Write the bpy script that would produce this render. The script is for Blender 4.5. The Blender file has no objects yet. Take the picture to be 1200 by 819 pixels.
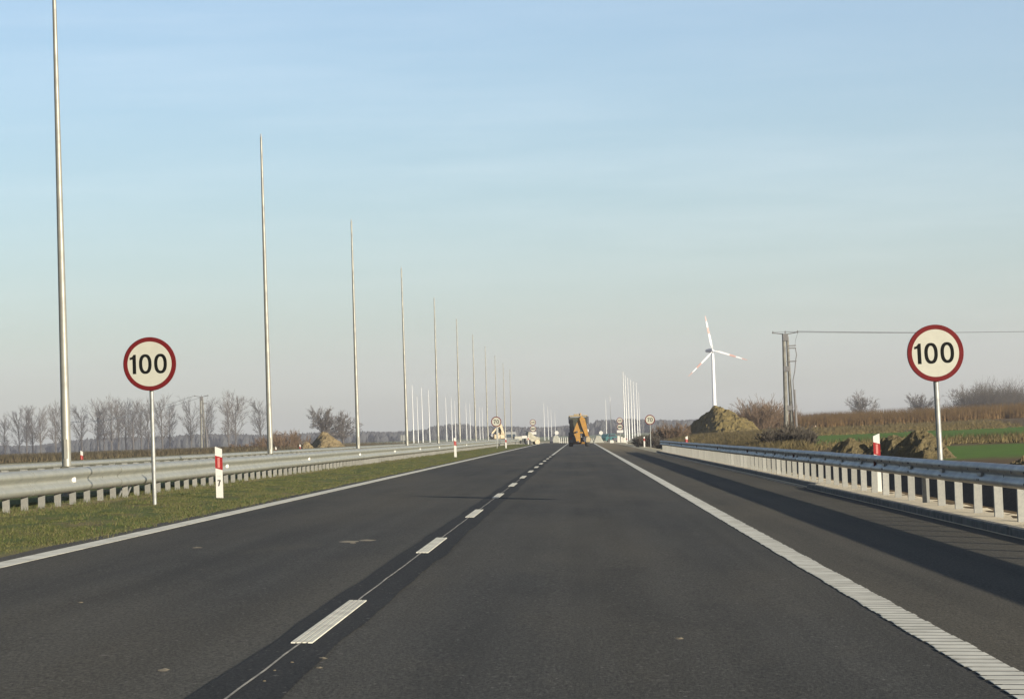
import bpy, math, random
import numpy as np
from mathutils import Vector, Matrix, noise as mnoise

random.seed(7)
rng = np.random.default_rng(7)
S = bpy.context.scene
C = S.collection
PI = math.pi
K = math.tan(math.radians(1.9))          # cross fall of the carriageway, falling to the right

# ------------------------------------------------------------------ helpers
def sstep(a, b, v):
    t = min(1.0, max(0.0, (v - a) / (b - a)))
    return t * t * (3 - 2 * t)

def lerp(a, b, t): return a + (b - a) * t

PROFILE = [(-3000, .2), (-60, .1), (-26, -.05), (-24.6, -.15), (-14.2, .12), (-13.2, .19), (-10, .33), (-8.6, .31), (-7, .262),
           (-5.9, .185), (-5.6, .12), (-1, -.03), (3, -.16), (5.05, -.24), (5.25, -.22), (5.9, -.10), (6.3, -.12), (6.9, -.40),
           (7.7, -.45), (8.3, -.08), (9.4, .02), (11, .04), (14, .05), (3000, .05)]
def ground(x, y):
    z = 0
    for (a, za), (b, zb) in zip(PROFILE, PROFILE[1:]):
        if a <= x <= b:
            z = lerp(za, zb, (x - a) / (b - a)); break
    if x > 5.9:                                   # the field climbs to the right
        w = sstep(6, 14, x)
        t = min(1, max(0, (y - 60) / 290))
        rise = t * (.95 + .018 * max(-15, min(60, x - 25)))
        fade = 1 - .75 * sstep(420, 900, y)
        z += w * rise * fade
    if 330 < y and -24 < x < 12:                  # beyond the end of the new road
        z = lerp(z, -.1, sstep(330, 440, y) * (1 - sstep(6, 12, x)))
    if y > 1200:
        z += sstep(1300, 3800, y) * (9 + 7 * mnoise.noise(Vector((x * .0011, y * .0006, 3.1))))
    if x < -26:
        z += .25 * mnoise.noise(Vector((x * .02, y * .012, 1.7))) * sstep(-26, -40, x)
    return z

class MB:
    """collects shapes and links them as ONE mesh object"""
    def __init__(self): self.v = []; self.f = []; self.m = []; self.s = []
    def add(self, verts, faces, mi=0, smooth=False):
        o = len(self.v); self.v += [tuple(p) for p in verts]
        for f in faces:
            self.f.append(tuple(i + o for i in f)); self.m.append(mi); self.s.append(smooth)
    def box(self, c, s, mi=0, rot=None, bev=0.0, taper=1.0):
        hx, hy, hz = s[0] / 2, s[1] / 2, s[2] / 2
        if bev <= 0:
            vs = [Vector((x * hx * (taper if z > 0 else 1), y * hy * (taper if z > 0 else 1), z * hz)) for z in (-1, 1) for y in (-1, 1) for x in (-1, 1)]
            fs = [(0, 2, 3, 1), (4, 5, 7, 6), (0, 1, 5, 4), (2, 6, 7, 3), (0, 4, 6, 2), (1, 3, 7, 5)]
        else:
            b = min(bev, hx * .9, hy * .9, hz * .9)
            rings = [(-hz, b), (-hz + b, 0), (hz - b, 0), (hz, b)]
            vs = []; fs = []
            for (z, ins) in rings:
                x1, y1 = hx - ins, hy - ins
                tp = taper if z > 0 else 1
                for (x, y) in ((-x1 + b, -y1), (x1 - b, -y1), (x1, -y1 + b), (x1, y1 - b), (x1 - b, y1), (-x1 + b, y1), (-x1, y1 - b), (-x1, -y1 + b)):
                    vs.append(Vector((x * tp, y * tp, z)))
            for r in range(3):
                for i in range(8):
                    j = (i + 1) % 8
                    fs.append((r * 8 + i, r * 8 + j, r * 8 + 8 + j, r * 8 + 8 + i))
            fs.append(tuple(range(7, -1, -1))); fs.append(tuple(range(24, 32)))
        if rot is not None: vs = [rot @ p for p in vs]
        c = Vector(c)
        self.add([p + c for p in vs], fs, mi)
    def tube(self, pts, radii, n=8, mi=0, cap=True, smooth=True):
        pts = [Vector(p) for p in pts]
        if not hasattr(radii, '__len__'): radii = [radii] * len(pts)
        rings = []
        for i, p in enumerate(pts):
            d = (pts[min(i + 1, len(pts) - 1)] - pts[max(i - 1, 0)])
            if d.length < 1e-9: d = Vector((0, 0, 1))
            d.normalize()
            ref = Vector((0, 1, 0)) if abs(d.z) > .9 else Vector((0, 0, 1))
            a = d.cross(ref).normalized(); b = d.cross(a).normalized()
            rings.append([p + (a * math.cos(2 * PI * k / n) + b * math.sin(2 * PI * k / n)) * radii[i] for k in range(n)])
        vs = [q for r in rings for q in r]; fs = []
        for i in range(len(pts) - 1):
            for k in range(n):
                l = (k + 1) % n
                fs.append((i * n + k, i * n + n + k, i * n + n + l, i * n + l))
        self.add(vs, fs, mi, smooth)
        if cap:
            self.add(rings[0], [tuple(range(n))], mi); self.add(rings[-1], [tuple(range(n - 1, -1, -1))], mi)
    def prism(self, poly, y0, y1, mi=0, frame=None):
        """poly in x,z extruded along y (or mapped by frame(x,y,z))"""
        fr = frame or (lambda x, y, z: (x, y, z))
        n = len(poly)
        vs = [fr(x, y0, z) for x, z in poly] + [fr(x, y1, z) for x, z in poly]
        fs = [tuple(range(n)), tuple(range(2 * n - 1, n - 1, -1))]
        for i in range(n):
            j = (i + 1) % n
            fs.append((i, i + n, j + n, j))
        self.add(vs, fs, mi)
    def build(self, name, mats, parent=None, loc=None):
        me = bpy.data.meshes.new(name)
        me.from_pydata(self.v, [], self.f)
        if not isinstance(mats, (list, tuple)): mats = [mats]
        for m in mats: me.materials.append(m)
        me.polygons.foreach_set('material_index', self.m)
        me.polygons.foreach_set('use_smooth', self.s)
        me.update()
        o = bpy.data.objects.new(name, me); C.objects.link(o)
        if parent is not None: o.parent = parent
        if loc is not None: o.location = loc
        return o

def tag(o, label=None, cat=None, group=None, kind=None):
    if label: o['label'] = label
    if cat: o['category'] = cat
    if group: o['group'] = group
    if kind: o['kind'] = kind
    return o

def empty(name, loc=(0, 0, 0), rz=0.0, label=None, cat=None, group=None):
    o = bpy.data.objects.new(name, None); C.objects.link(o)
    o.empty_display_size = .2
    o.location = loc; o.rotation_euler = (0, 0, rz)
    return tag(o, label, cat, group)

def kids(o): return [c for c in bpy.data.objects if c.parent == o]

def copy_tree(o, parent=None):
    c = o.copy(); C.objects.link(c)
    if parent is not None: c.parent = parent
    for ch in kids(o): copy_tree(ch, c)
    return c

# ------------------------------------------------------------------ node helpers
def new_mat(name):
    m = bpy.data.materials.new(name); m.use_nodes = True
    nt = m.node_tree; b = nt.nodes['Principled BSDF']
    return m, nt, b

def N(nt, t, **kw):
    n = nt.nodes.new(t)
    for k, v in kw.items():
        if k.startswith('_'):
            setattr(n, k[1:], v)
        else:
            n.inputs[k.replace('__', ' ')].default_value = v
    return n

def L(nt, a, b): nt.links.new(a, b)

def noise_node(nt, vec, scale, detail=4, rough=.55):
    n = N(nt, 'ShaderNodeTexNoise', Scale=scale, Detail=detail, Roughness=rough)
    if vec is not None: L(nt, vec, n.inputs['Vector'])
    return n.outputs['Fac']

def mapr(nt, val, a, b, c=0.0, d=1.0, smooth=False):
    n = nt.nodes.new('ShaderNodeMapRange'); n.clamp = True
    if smooth: n.interpolation_type = 'SMOOTHSTEP'
    L(nt, val, n.inputs['Value'])
    for i, v in zip(('From Min', 'From Max', 'To Min', 'To Max'), (a, b, c, d)): n.inputs[i].default_value = v
    return n.outputs['Result']

def math_n(nt, op, a, b=None):
    n = nt.nodes.new('ShaderNodeMath'); n.operation = op
    for i, v in enumerate((a, b)):
        if v is None: continue
        if isinstance(v, (int, float)): n.inputs[i].default_value = v
        else: L(nt, v, n.inputs[i])
    return n.outputs[0]

def mix_c(nt, fac, a, b):
    n = nt.nodes.new('ShaderNodeMix'); n.data_type = 'RGBA'
    if isinstance(fac, (int, float)): n.inputs[0].default_value = fac
    else: L(nt, fac, n.inputs[0])
    for i, v in ((6, a), (7, b)):
        if isinstance(v, (tuple, list)): n.inputs[i].default_value = (*v[:3], 1)
        else: L(nt, v, n.inputs[i])
    return n.outputs[2]

def pos(nt): return nt.nodes.new('ShaderNodeNewGeometry').outputs['Position']
def objc(nt): return nt.nodes.new('ShaderNodeTexCoord').outputs['Object']
def mapping(nt, vec, sc):
    n = N(nt, 'ShaderNodeMapping'); n.inputs['Scale'].default_value = sc
    L(nt, vec, n.inputs['Vector']); return n.outputs['Vector']
def bump(nt, b, h, strength=.3, dist=.02):
    n = N(nt, 'ShaderNodeBump', Strength=strength, Distance=dist)
    L(nt, h, n.inputs['Height']); L(nt, n.outputs['Normal'], b.inputs['Normal'])

def simple(name, col, col2=None, scale=6, rough=.6, metal=0.0, bmp=0.0, coords='obj', spec=.5, stretch=None):
    m, nt, b = new_mat(name)
    v = objc(nt) if coords == 'obj' else pos(nt)
    if stretch: v = mapping(nt, v, stretch)
    f = noise_node(nt, v, scale, 5, .6)
    c2 = col2 or tuple(x * .78 for x in col)
    L(nt, mix_c(nt, mapr(nt, f, .35, .65), c2, col), b.inputs['Base Color'])
    L(nt, mapr(nt, f, .3, .7, min(1, rough + .08), max(.05, rough - .08)), b.inputs['Roughness'])
    b.inputs['Metallic'].default_value = metal
    b.inputs['Specular IOR Level'].default_value = spec
    if bmp: bump(nt, b, f, bmp, .02)
    return m

# ------------------------------------------------------------------ materials
M = {}
M['galv'] = simple('galvanised_steel', (.18, .18, .165), (.135, .138, .13), 9, .5, .35)
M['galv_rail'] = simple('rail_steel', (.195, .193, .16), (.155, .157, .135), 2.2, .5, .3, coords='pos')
M['galv_shade'] = simple('rail_steel_shaded', (.27, .262, .24), (.19, .188, .178), 1.6, .5, .3, coords='pos')  # copy of the rail steel, base colour set for the beam in shade
M['post_steel'] = simple('post_steel', (.15, .146, .126), (.11, .109, .097), 14, .55, .2)
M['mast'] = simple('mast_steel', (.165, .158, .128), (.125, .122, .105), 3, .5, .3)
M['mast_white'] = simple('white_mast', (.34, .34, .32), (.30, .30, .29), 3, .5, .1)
M['cream'] = simple('sign_face', (.228, .224, .185), (.212, .208, .172), 5, .6, spec=.06)
M['sign_red'] = simple('sign_red', (.066, .0050, .0055), (.055, .0045, .0048), 5, .6, spec=.06)
M['black'] = simple('black_vinyl', (.003, .0035, .003), (.0045, .005, .0045), 5, .7, spec=.03)
M['rubber'] = simple('rubber', (.012, .012, .012), (.02, .019, .017), 8, .85)
M['white_plastic'] = simple('white_plastic', (.33, .32, .285), (.29, .28, .25), 5, .5)
M['red_plastic'] = simple('red_band', (.17, .011, .011), (.13, .009, .009), 7, .6, spec=.1)
M['reflector'] = simple('reflector_pink', (.28, .10, .085), (.24, .08, .07), 9, .3)
M['dark_red'] = simple('red_reflector', (.07, .008, .01), (.05, .006, .008), 9, .35)
M['grey_digit'] = simple('grey_digit', (.22, .22, .21), (.28, .27, .25), 30, .6)
M['yellow'] = simple('machine_yellow', (.22, .112, .012), (.16, .078, .010), 3, .45)
M['pale_yellow'] = simple('roller_yellow', (.075, .062, .018), (.055, .046, .014), 3, .5)
M['beige'] = simple('machine_beige', (.22, .17, .09), (.17, .13, .07), 3, .6)
M['dark_body'] = simple('dark_machine', (.03, .032, .04), (.02, .02, .025), 4, .5)
M['glass'] = simple('dark_glass', (.03, .04, .045), (.02, .025, .03), 2, .12)
M['cab_glass'] = simple('cab_glass', (.025, .027, .02), (.035, .036, .024), 2, .15)
M['van_white'] = simple('van_white', (.17, .17, .16), (.14, .14, .13), 3, .35)
M['car_teal'] = simple('car_teal', (.025, .075, .075), (.02, .06, .062), 3, .3)
M['concrete'] = simple('concrete', (.36, .34, .29), (.27, .255, .22), 5, .9, bmp=.3)
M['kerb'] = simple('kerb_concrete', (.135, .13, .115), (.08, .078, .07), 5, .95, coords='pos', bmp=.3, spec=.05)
M['pole_concrete'] = simple('pole_concrete', (.105, .10, .08), (.055, .053, .046), 2.0, .85)
M['dark_steel'] = simple('dark_steel', (.045, .045, .045), (.07, .065, .06), 6, .6)
M['block_white'] = simple('block_white', (.185, .18, .145), (.15, .147, .12), 3, .8)
M['wire'] = simple('wire', (.10, .10, .10), None, 6, .5)
M['bark'] = simple('bark', (.05, .042, .034), (.034, .03, .025), 2, .95)
M['twig'] = simple('twig', (.056, .047, .037), (.040, .034, .029), 2, .95)
M['shrub'] = simple('shrub_twig', (.085, .052, .027), (.055, .036, .02), .7, .95)
M['dark_shrub'] = simple('dark_shrub_twig', (.035, .027, .018), (.022, .018, .012), 1.2, .95)
M['turbine'] = simple('turbine_white', (.50, .50, .485), (.48, .48, .465), .2, .4)
M['turbine_red'] = simple('turbine_red', (.36, .19, .14), (.33, .17, .125), .2, .4)
M['turbine_grey'] = simple('turbine_grey', (.10, .11, .13), (.08, .09, .10), .5, .5)
M['paint'] = simple('road_paint', (.41, .395, .33), (.28, .27, .225), 3.1, .8, coords='pos', spec=.1)
M['paint_lane'] = simple('road_paint_lane', (.42, .405, .335), (.30, .29, .245), 3.1, .8, coords='pos', spec=.1)
M['paint_dirty'] = simple('road_paint_thin', (.075, .07, .056), (.045, .042, .035), 14, .85, coords='pos')
M['mud'] = simple('mud', (.12, .094, .052), (.08, .065, .038), 8, .95, coords='pos', bmp=.3)

def asphalt(name, c1, c2, dust, fresh=False):
    m, nt, b = new_mat(name)
    p = pos(nt)
    fine = noise_node(nt, mapping(nt, p, (1, .38, 1)), 52, 4, .75)
    grain = noise_node(nt, mapping(nt, p, (1, .4, 1)), 30, 2, .6)
    med = noise_node(nt, mapping(nt, p, (1.6, .10, 1)), 1.0, 4, .55)
    streak = noise_node(nt, mapping(nt, p, (2.4, .012, 1)), 1.0, 3, .5)
    big = noise_node(nt, mapping(nt, p, (.35, .05, 1)), 1.0, 3, .5)
    col = mix_c(nt, mapr(nt, streak, .36, .64), c1, c2)
    if not fresh:
        # wheel paths, polished a little darker and bluer
        x = N(nt, 'ShaderNodeSeparateXYZ'); L(nt, p, x.inputs[0])
        for c in (-4.35, -2.6, -.65, 1.1):
            d = math_n(nt, 'ABSOLUTE', math_n(nt, 'SUBTRACT', x.outputs[0], c))
            col = mix_c(nt, mapr(nt, d, .15, .75, .34, 0, True), col, (c1[0] * .72, c1[1] * .76, c1[2] * .86))
        for c in (-3.5, .25):      # drip line along the lane middle
            d = math_n(nt, 'ABSOLUTE', math_n(nt, 'SUBTRACT', math_n(nt, 'ADD', x.outputs[0], math_n(nt, 'MULTIPLY', big, .3)), c + .15))
            col = mix_c(nt, mapr(nt, d, .05, .5, .30, 0, True), col, (c1[0] * .55, c1[1] * .56, c1[2] * .6))
        col = mix_c(nt, mapr(nt, big, .42, .68, 0, .7), col, dust)
        blot = noise_node(nt, mapping(nt, p, (1.1, .32, 1)), 1.0, 5, .62)
        col = mix_c(nt, mapr(nt, blot, .56, .74, 0, .38), col, (c1[0] * .6, c1[1] * .6, c1[2] * .62))
        col = mix_c(nt, mapr(nt, blot, .44, .28, 0, .30), col, dust)
    col = mix_c(nt, mapr(nt, med, .4, .7, 0, .35), col, tuple(v * 1.35 for v in c2))
    dark = mix_c(nt, mapr(nt, fine, .34, .66), (.30, .30, .30), (1.7, 1.7, 1.66))
    mul = nt.nodes.new('ShaderNodeMix'); mul.data_type = 'RGBA'; mul.blend_type = 'MULTIPLY'; mul.inputs[0].default_value = .68
    L(nt, col, mul.inputs[6]); L(nt, dark, mul.inputs[7])
    stone = mapr(nt, grain, .64, .74, 0, .4)
    L(nt, mix_c(nt, stone, mul.outputs[2], (.15, .14, .125)), b.inputs['Base Color'])
    if name == 'asphalt_shoulder':      # sand tracked onto the far end by the works traffic
        dn = math_n(nt, 'ADD', x.outputs[1], math_n(nt, 'MULTIPLY', med, 60))
        col2 = mix_c(nt, mapr(nt, dn, 190, 300, 0, .75), mix_c(nt, stone, mul.outputs[2], (.15, .14, .125)), (.16, .125, .07))
        L(nt, col2, b.inputs['Base Color'])
    b.inputs['Roughness'].default_value = .92 if not fresh else .85
    b.inputs['Specular IOR Level'].default_value = .06
    bump(nt, b, fine, .5, .008)
    return m
M['asphalt'] = asphalt('asphalt', (.031, .030, .0265), (.0425, .041, .036), (.057, .0515, .040))
M['asphalt_shoulder'] = asphalt('asphalt_shoulder', (.039, .036, .029), (.050, .0455, .036), (.062, .054, .039))
M['asphalt_joint'] = asphalt('asphalt_joint', (.0165, .0165, .0155), (.022, .0215, .020), (.025, .025, .025), True)

def sand_mat():
    m, nt, b = new_mat('sand')
    p = pos(nt)
    a = noise_node(nt, p, 3.5, 6, .65); f = noise_node(nt, p, 55, 3, .7)
    c = mix_c(nt, mapr(nt, a, .3, .7), (.30, .245, .15), (.42, .355, .235))
    c = mix_c(nt, mapr(nt, f, .6, .75, 0, .6), c, (.16, .13, .09))
    L(nt, c, b.inputs['Base Color']); b.inputs['Roughness'].default_value = .95
    bump(nt, b, f, .6, .02)
    return m
M['sand'] = sand_mat()

def soil_mat(name, a, b_, scale=2.5):
    m, nt, b = new_mat(name)
    p = objc(nt)
    f = noise_node(nt, p, scale, 7, .7); g = noise_node(nt, p, scale * 6, 4, .7)
    c = mix_c(nt, mapr(nt, f, .35, .65), a, b_)
    c = mix_c(nt, mapr(nt, g, .55, .75, 0, .5), c, tuple(v * .5 for v in a))
    L(nt, c, b.inputs['Base Color']); b.inputs['Roughness'].default_value = .97
    b.inputs['Specular IOR Level'].default_value = .1
    bump(nt, b, g, .9, .1)
    return m
M['dark_soil'] = soil_mat('dark_soil', (.060, .047, .022), (.105, .083, .042))
M['sandy_soil'] = soil_mat('sandy_soil', (.058, .045, .018), (.112, .086, .035), 1.2)
M['clay_soil'] = soil_mat('clay_soil', (.085, .064, .032), (.15, .115, .062), 1.4)

def ground_mat():
    m, nt, b = new_mat('ground')
    p = pos(nt)
    sx = N(nt, 'ShaderNodeSeparateXYZ'); L(nt, p, sx.inputs[0])
    x, y = sx.outputs[0], sx.outputs[1]
    n1 = noise_node(nt, p, .9, 6, .65); n2 = noise_node(nt, p, .07, 4, .6); n3 = noise_node(nt, p, 9, 5, .7)
    nf = noise_node(nt, mapping(nt, p, (.002, .006, 1)), 1.0, 3, .5)
    # far fields in bands, pale green and straw
    far = mix_c(nt, mapr(nt, nf, .42, .58), (.13, .12, .065), (.10, .13, .055))
    scrub = mix_c(nt, mapr(nt, n1, .35, .65), (.055, .043, .02), (.115, .088, .042))
    scrub = mix_c(nt, mapr(nt, n2, .4, .65, 0, .6), scrub, (.075, .072, .026))
    col = mix_c(nt, mapr(nt, y, 420, 800), scrub, far)
    # left rough grass beyond the other carriageway
    left = mix_c(nt, mapr(nt, n1, .35, .65), (.07, .056, .03), (.105, .085, .043))
    col = mix_c(nt, math_n(nt, 'MULTIPLY', mapr(nt, x, -25, -24, 1, 0), mapr(nt, y, 700, 900, 1, 0)), col, left)
    # right fields: green strips across the brown
    xl = math_n(nt, 'SUBTRACT', x, math_n(nt, 'MULTIPLY', y, .064))
    xm = mapr(nt, math_n(nt, 'ADD', xl, math_n(nt, 'MULTIPLY', n1, 3.0)), 2.2, 4.0)
    brown = mix_c(nt, mapr(nt, n1, .35, .65), (.058, .038, .018), (.090, .062, .027))
    fm = math_n(nt, 'MULTIPLY', xm, mapr(nt, y, 400, 450, 1, 0))
    col = mix_c(nt, fm, col, brown)
    green = mix_c(nt, mapr(nt, n1, .3, .7), (.044, .082, .009), (.068, .118, .015))
    yw = math_n(nt, 'ADD', y, math_n(nt, 'MULTIPLY', math_n(nt, 'SUBTRACT', n1, .5), 14))
    def band(a, b_, e): return math_n(nt, 'MULTIPLY', mapr(nt, yw, a - e, a + e), mapr(nt, yw, b_ - e, b_ + e, 1, 0))
    col = mix_c(nt, math_n(nt, 'MULTIPLY', xm, band(84, 118, 3)), col, green)
    col = mix_c(nt, math_n(nt, 'MULTIPLY', xm, band(142, 226, 5)), col, green)
    # ditch and heaps: bare dark soil behind the right guardrail
    soil = mix_c(nt, mapr(nt, n3, .35, .65), (.022, .017, .011), (.055, .042, .026))
    sm = math_n(nt, 'MULTIPLY', math_n(nt, 'MULTIPLY', mapr(nt, x, 6.2, 6.6), mapr(nt, math_n(nt, 'ADD', x, n1), 10.5, 12, 1, 0)), mapr(nt, y, 180, 240, 1, 0))
    col = mix_c(nt, sm, col, soil)
    # median and verge turf with bare patches
    g = mix_c(nt, mapr(nt, n3, .3, .7), (.04, .055, .012), (.062, .074, .02))
    patch = noise_node(nt, mapping(nt, p, (1, .35, 1)), .8, 5, .65)
    g = mix_c(nt, mapr(nt, patch, .50, .66), g, (.105, .08, .04))
    fur = noise_node(nt, mapping(nt, p, (2.6, .45, 1)), 1.3, 5, .7)
    g = mix_c(nt, mapr(nt, fur, .54, .68, 0, .85), g, (.035, .030, .014))
    edge = math_n(nt, 'ADD', x, math_n(nt, 'MULTIPLY', n1, .5))
    g = mix_c(nt, math_n(nt, 'MULTIPLY', mapr(nt, edge, -5.75, -5.5), .8), g, (.105, .082, .045))
    railfoot = mapr(nt, math_n(nt, 'ABSOLUTE', math_n(nt, 'ADD', edge, 8.35)), .15, .5, .85, 0)
    g = mix_c(nt, railfoot, g, (.17, .13, .075))
    gm = math_n(nt, 'MULTIPLY', math_n(nt, 'MULTIPLY', mapr(nt, x, -14, -13.7), mapr(nt, x, -5.3, -5.0, 1, 0)), mapr(nt, y, 380, 420, 1, 0))
    col = mix_c(nt, gm, col, g)
    # raw sand where the works begin
    sand = mix_c(nt, mapr(nt, n1, .35, .65), (.25, .215, .14), (.34, .30, .20))
    we = math_n(nt, 'MULTIPLY', math_n(nt, 'MULTIPLY', mapr(nt, x, -26, -22), mapr(nt, x, 9, 12, 1, 0)),
                math_n(nt, 'MULTIPLY', mapr(nt, y, 395, 415), mapr(nt, y, 560, 700, 1, 0)))
    col = mix_c(nt, we, col, sand)
    vr = math_n(nt, 'MULTIPLY', math_n(nt, 'MULTIPLY', mapr(nt, x, 4.8, 5.0), mapr(nt, math_n(nt, 'ADD', x, n1), 6.9, 7.4, 1, 0)), mapr(nt, y, 185, 192))
    col = mix_c(nt, math_n(nt, 'MULTIPLY', vr, mapr(nt, y, 500, 560, 1, 0)), col, sand)
    L(nt, col, b.inputs['Base Color']); b.inputs['Roughness'].default_value = .97
    b.inputs['Specular IOR Level'].default_value = .1
    bump(nt, b, n3, .5, .06)
    return m
M['ground'] = ground_mat()

def blades_mat(name, cols, scale=1.3):
    m, nt, b = new_mat(name)
    p = pos(nt)
    f = noise_node(nt, p, scale, 4, .65); g = noise_node(nt, mapping(nt, p, (1, 1, .15)), 21, 2, .6)
    c = mix_c(nt, mapr(nt, f, .38, .62), cols[0], cols[1])
    c = mix_c(nt, mapr(nt, g, .42, .62), c, cols[2])
    L(nt, c, b.inputs['Base Color']); b.inputs['Roughness'].default_value = .9
    b.inputs['Specular IOR Level'].default_value = .15
    return m
M['turf'] = turf = blades_mat('turf', ((.042, .056, .011), (.064, .070, .019), (.100, .088, .036)))
M['tuft'] = blades_mat('tuft', ((.040, .060, .012), (.060, .068, .022), (.105, .088, .04)))
M['dry'] = blades_mat('dry_grass', ((.085, .066, .027), (.050, .042, .017), (.12, .09, .04)), .12)
M['reed'] = blades_mat('reeds', ((.105, .064, .024), (.072, .045, .018), (.145, .09, .038)), .35)
M['forest'] = blades_mat('woodland', ((.022, .025, .026), (.036, .037, .036), (.030, .029, .026)), .012)
M['hedge'] = blades_mat('scrub_band', ((.085, .066, .036), (.115, .09, .045), (.06, .05, .03)), .05)

# ------------------------------------------------------------------ ground sheet
def lin(a, b, n): return list(np.linspace(a, b, n))
xs = sorted(set([round(v, 3) for v in
     [-3000, -2500, -2000, -1600, -1300, -1000, -800, -600, -450, -350, -270, -220, -180, -150, -120, -100, -85, -70, -60, -50, -42, -36, -31, -27] +
     [p[0] for p in PROFILE] + lin(-13, -8.8, 6) + lin(-8, -6, 5) + lin(12, 60, 25) + [70, 80, 95, 110, 130, 150, 180, 220, 270, 340, 430, 550, 700, 900, 1150, 1450, 1900, 2400]]))
ys = sorted(set([-60, -20, 0, 10] + lin(20, 460, 89) + lin(480, 1000, 27) + lin(1050, 2000, 20) + lin(2150, 4400, 16)))
b = MB(); nx = len(xs)
for y in ys:
    for x in xs: b.v.append((x, y, ground(x, y)))
for j in range(len(ys) - 1):
    for i in range(nx - 1):
        b.f.append((j * nx + i, j * nx + i + 1, (j + 1) * nx + i + 1, (j + 1) * nx + i)); b.m.append(0); b.s.append(True)
tag(b.build('ground', M['ground']), kind='structure')

# ------------------------------------------------------------------ road
def rp(x, y, h=0.0): return (x, y, -K * x + h)
ROAD_END = 405
def strip(name, x0, x1, y0, y1, h, mat, n=1, kind='structure'):
    b = MB()
    for i in range(n):
        a = lerp(y0, y1, i / n); c = lerp(y0, y1, (i + 1) / n)
        b.add([rp(x0, a, h), rp(x1, a, h), rp(x1, c, h), rp(x0, c, h)], [(0, 1, 2, 3)])
    return tag(b.build(name, mat), kind=kind)

# carriageway with a slightly ragged left edge
b = MB(); NB = 180
for i in range(NB):
    y0, y1 = lerp(-10, ROAD_END, i / NB), lerp(-10, ROAD_END, (i + 1) / NB)
    e0, e1 = [-5.70 + .17 * mnoise.noise(Vector((y * .35, 0, 0))) for y in (y0, y1)]
    b.add([rp(e0, y0), rp(2.20, y0), rp(2.20, y1), rp(e1, y1)], [(0, 1, 2, 3)])
tag(b.build('road', M['asphalt']), kind='structure')
b = MB()
for i in range(60):
    y0, y1 = lerp(-10, ROAD_END, i / 60), lerp(-10, ROAD_END, (i + 1) / 60)
    b.add([rp(2.20, y0), rp(5.16, y0), rp(5.16, y1), rp(2.20, y1)], [(0, 1, 2, 3)])
tag(b.build('road_shoulder', M['asphalt_shoulder']), kind='structure')
# other carriageway beyond the median
b = MB()
for i in range(40):
    y0, y1 = lerp(-10, 500, i / 40), lerp(-10, 500, (i + 1) / 40)
    b.add([(-24.4, y0, -.06), (-14.1, y0, .17), (-14.1, y1, .17), (-24.4, y1, -.06)], [(0, 1, 2, 3)])
tag(b.build('opposite_road', M['asphalt_shoulder']), kind='structure')

# dark sealed joint along the lane line, wavy edges
b = MB(); n = 260
def jw(y, s): return .05 * mnoise.noise(Vector((y * .16, s, 0))) + .025 * mnoise.noise(Vector((y * .6, s + 9, 0)))
for i in range(n):
    y0, y1 = lerp(6, 160, i / n), lerp(6, 160, (i + 1) / n)
    b.add([rp(-1.83 + jw(y0, 1), y0, .004), rp(-1.40 + jw(y0, 5), y0, .004), rp(-1.40 + jw(y1, 5), y1, .004), rp(-1.83 + jw(y1, 1), y1, .004)], [(0, 1, 2, 3)])
tag(b.build('road_joint_seal', M['asphalt_joint']), kind='structure')
b = MB()
for i in range(150):
    y0, y1 = lerp(6, 80, i / 150), lerp(6, 80, (i + 1) / 150)
    c0, c1 = [-1.64 + .008 * mnoise.noise(Vector((y * .9, 2, 0))) for y in (y0, y1)]
    b.add([rp(c0 - .007, y0, .0065), rp(c0 + .007, y0, .0065), rp(c1 + .007, y1, .0065), rp(c1 - .007, y1, .0065)], [(0, 1, 2, 3)])
tag(b.build('road_joint_line', simple('joint_line', (.22, .20, .155), (.09, .085, .07), 3.5, .9, coords='pos')), kind='structure')

def slab(b, x0, x1, y0, y1, h0, h1):
    vs = [rp(x, y, h) for h in (h0, h1) for y in (y0, y1) for x in (x0, x1)]
    b.add(vs, [(4, 5, 7, 6), (0, 1, 5, 4), (2, 6, 7, 3), (0, 4, 6, 2), (1, 3, 7, 5)])
# lane dashes: four thermoplastic ribs each
b = MB()
for k in range(-1, 12):
    y0 = 15.73 + 12.0 * k
    for j in range(4):
        xa = -1.695 + j * .0325
        slab(b, xa, xa + .0255, y0 + random.uniform(-.02, .02), y0 + 4.0 + random.uniform(-.02, .02), .004, .011)
tag(b.build('road_lane_dashes', M['paint_lane']), kind='structure')
strip('road_lane_line', -1.70, -1.57, 160, ROAD_END, .006, M['paint'], 20)
# left edge line
b = MB()
for i in range(120):
    y0, y1 = lerp(0, ROAD_END, i / 120), lerp(0, ROAD_END, (i + 1) / 120)
    slab(b, -5.475, -5.245, y0, y1, .001, .004)
tag(b.build('road_edge_line', M['paint']), kind='structure')
# right edge line: profiled rumble bars over a thin film
strip('road_rumble_film', 1.99, 2.17, 2, 70, .0045, M['paint_dirty'], 10)
b = MB(); y = 6.0
while y < 70:
    e = random.uniform(-.008, .008)
    x0, x1 = 1.955 + e, 2.195 + e
    L_ = .207
    vs = [rp(x0, y, .005), rp(x1, y, .005), rp(x1, y + L_, .005), rp(x0, y + L_, .005),
          rp(x0 + .004, y + .03, .0068), rp(x1 - .004, y + .03, .0068), rp(x1 - .004, y + L_ - .03, .006), rp(x0 + .004, y + L_ - .03, .0072)]
    b.add(vs, [(4, 5, 6, 7), (0, 1, 5, 4), (1, 2, 6, 5), (2, 3, 7, 6), (3, 0, 4, 7)])
    y += .25
tag(b.build('road_rumble_line', M['paint']), kind='structure')
strip('road_edge_line', 1.955, 2.195, 70, ROAD_END, .007, M['paint'], 20)

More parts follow.
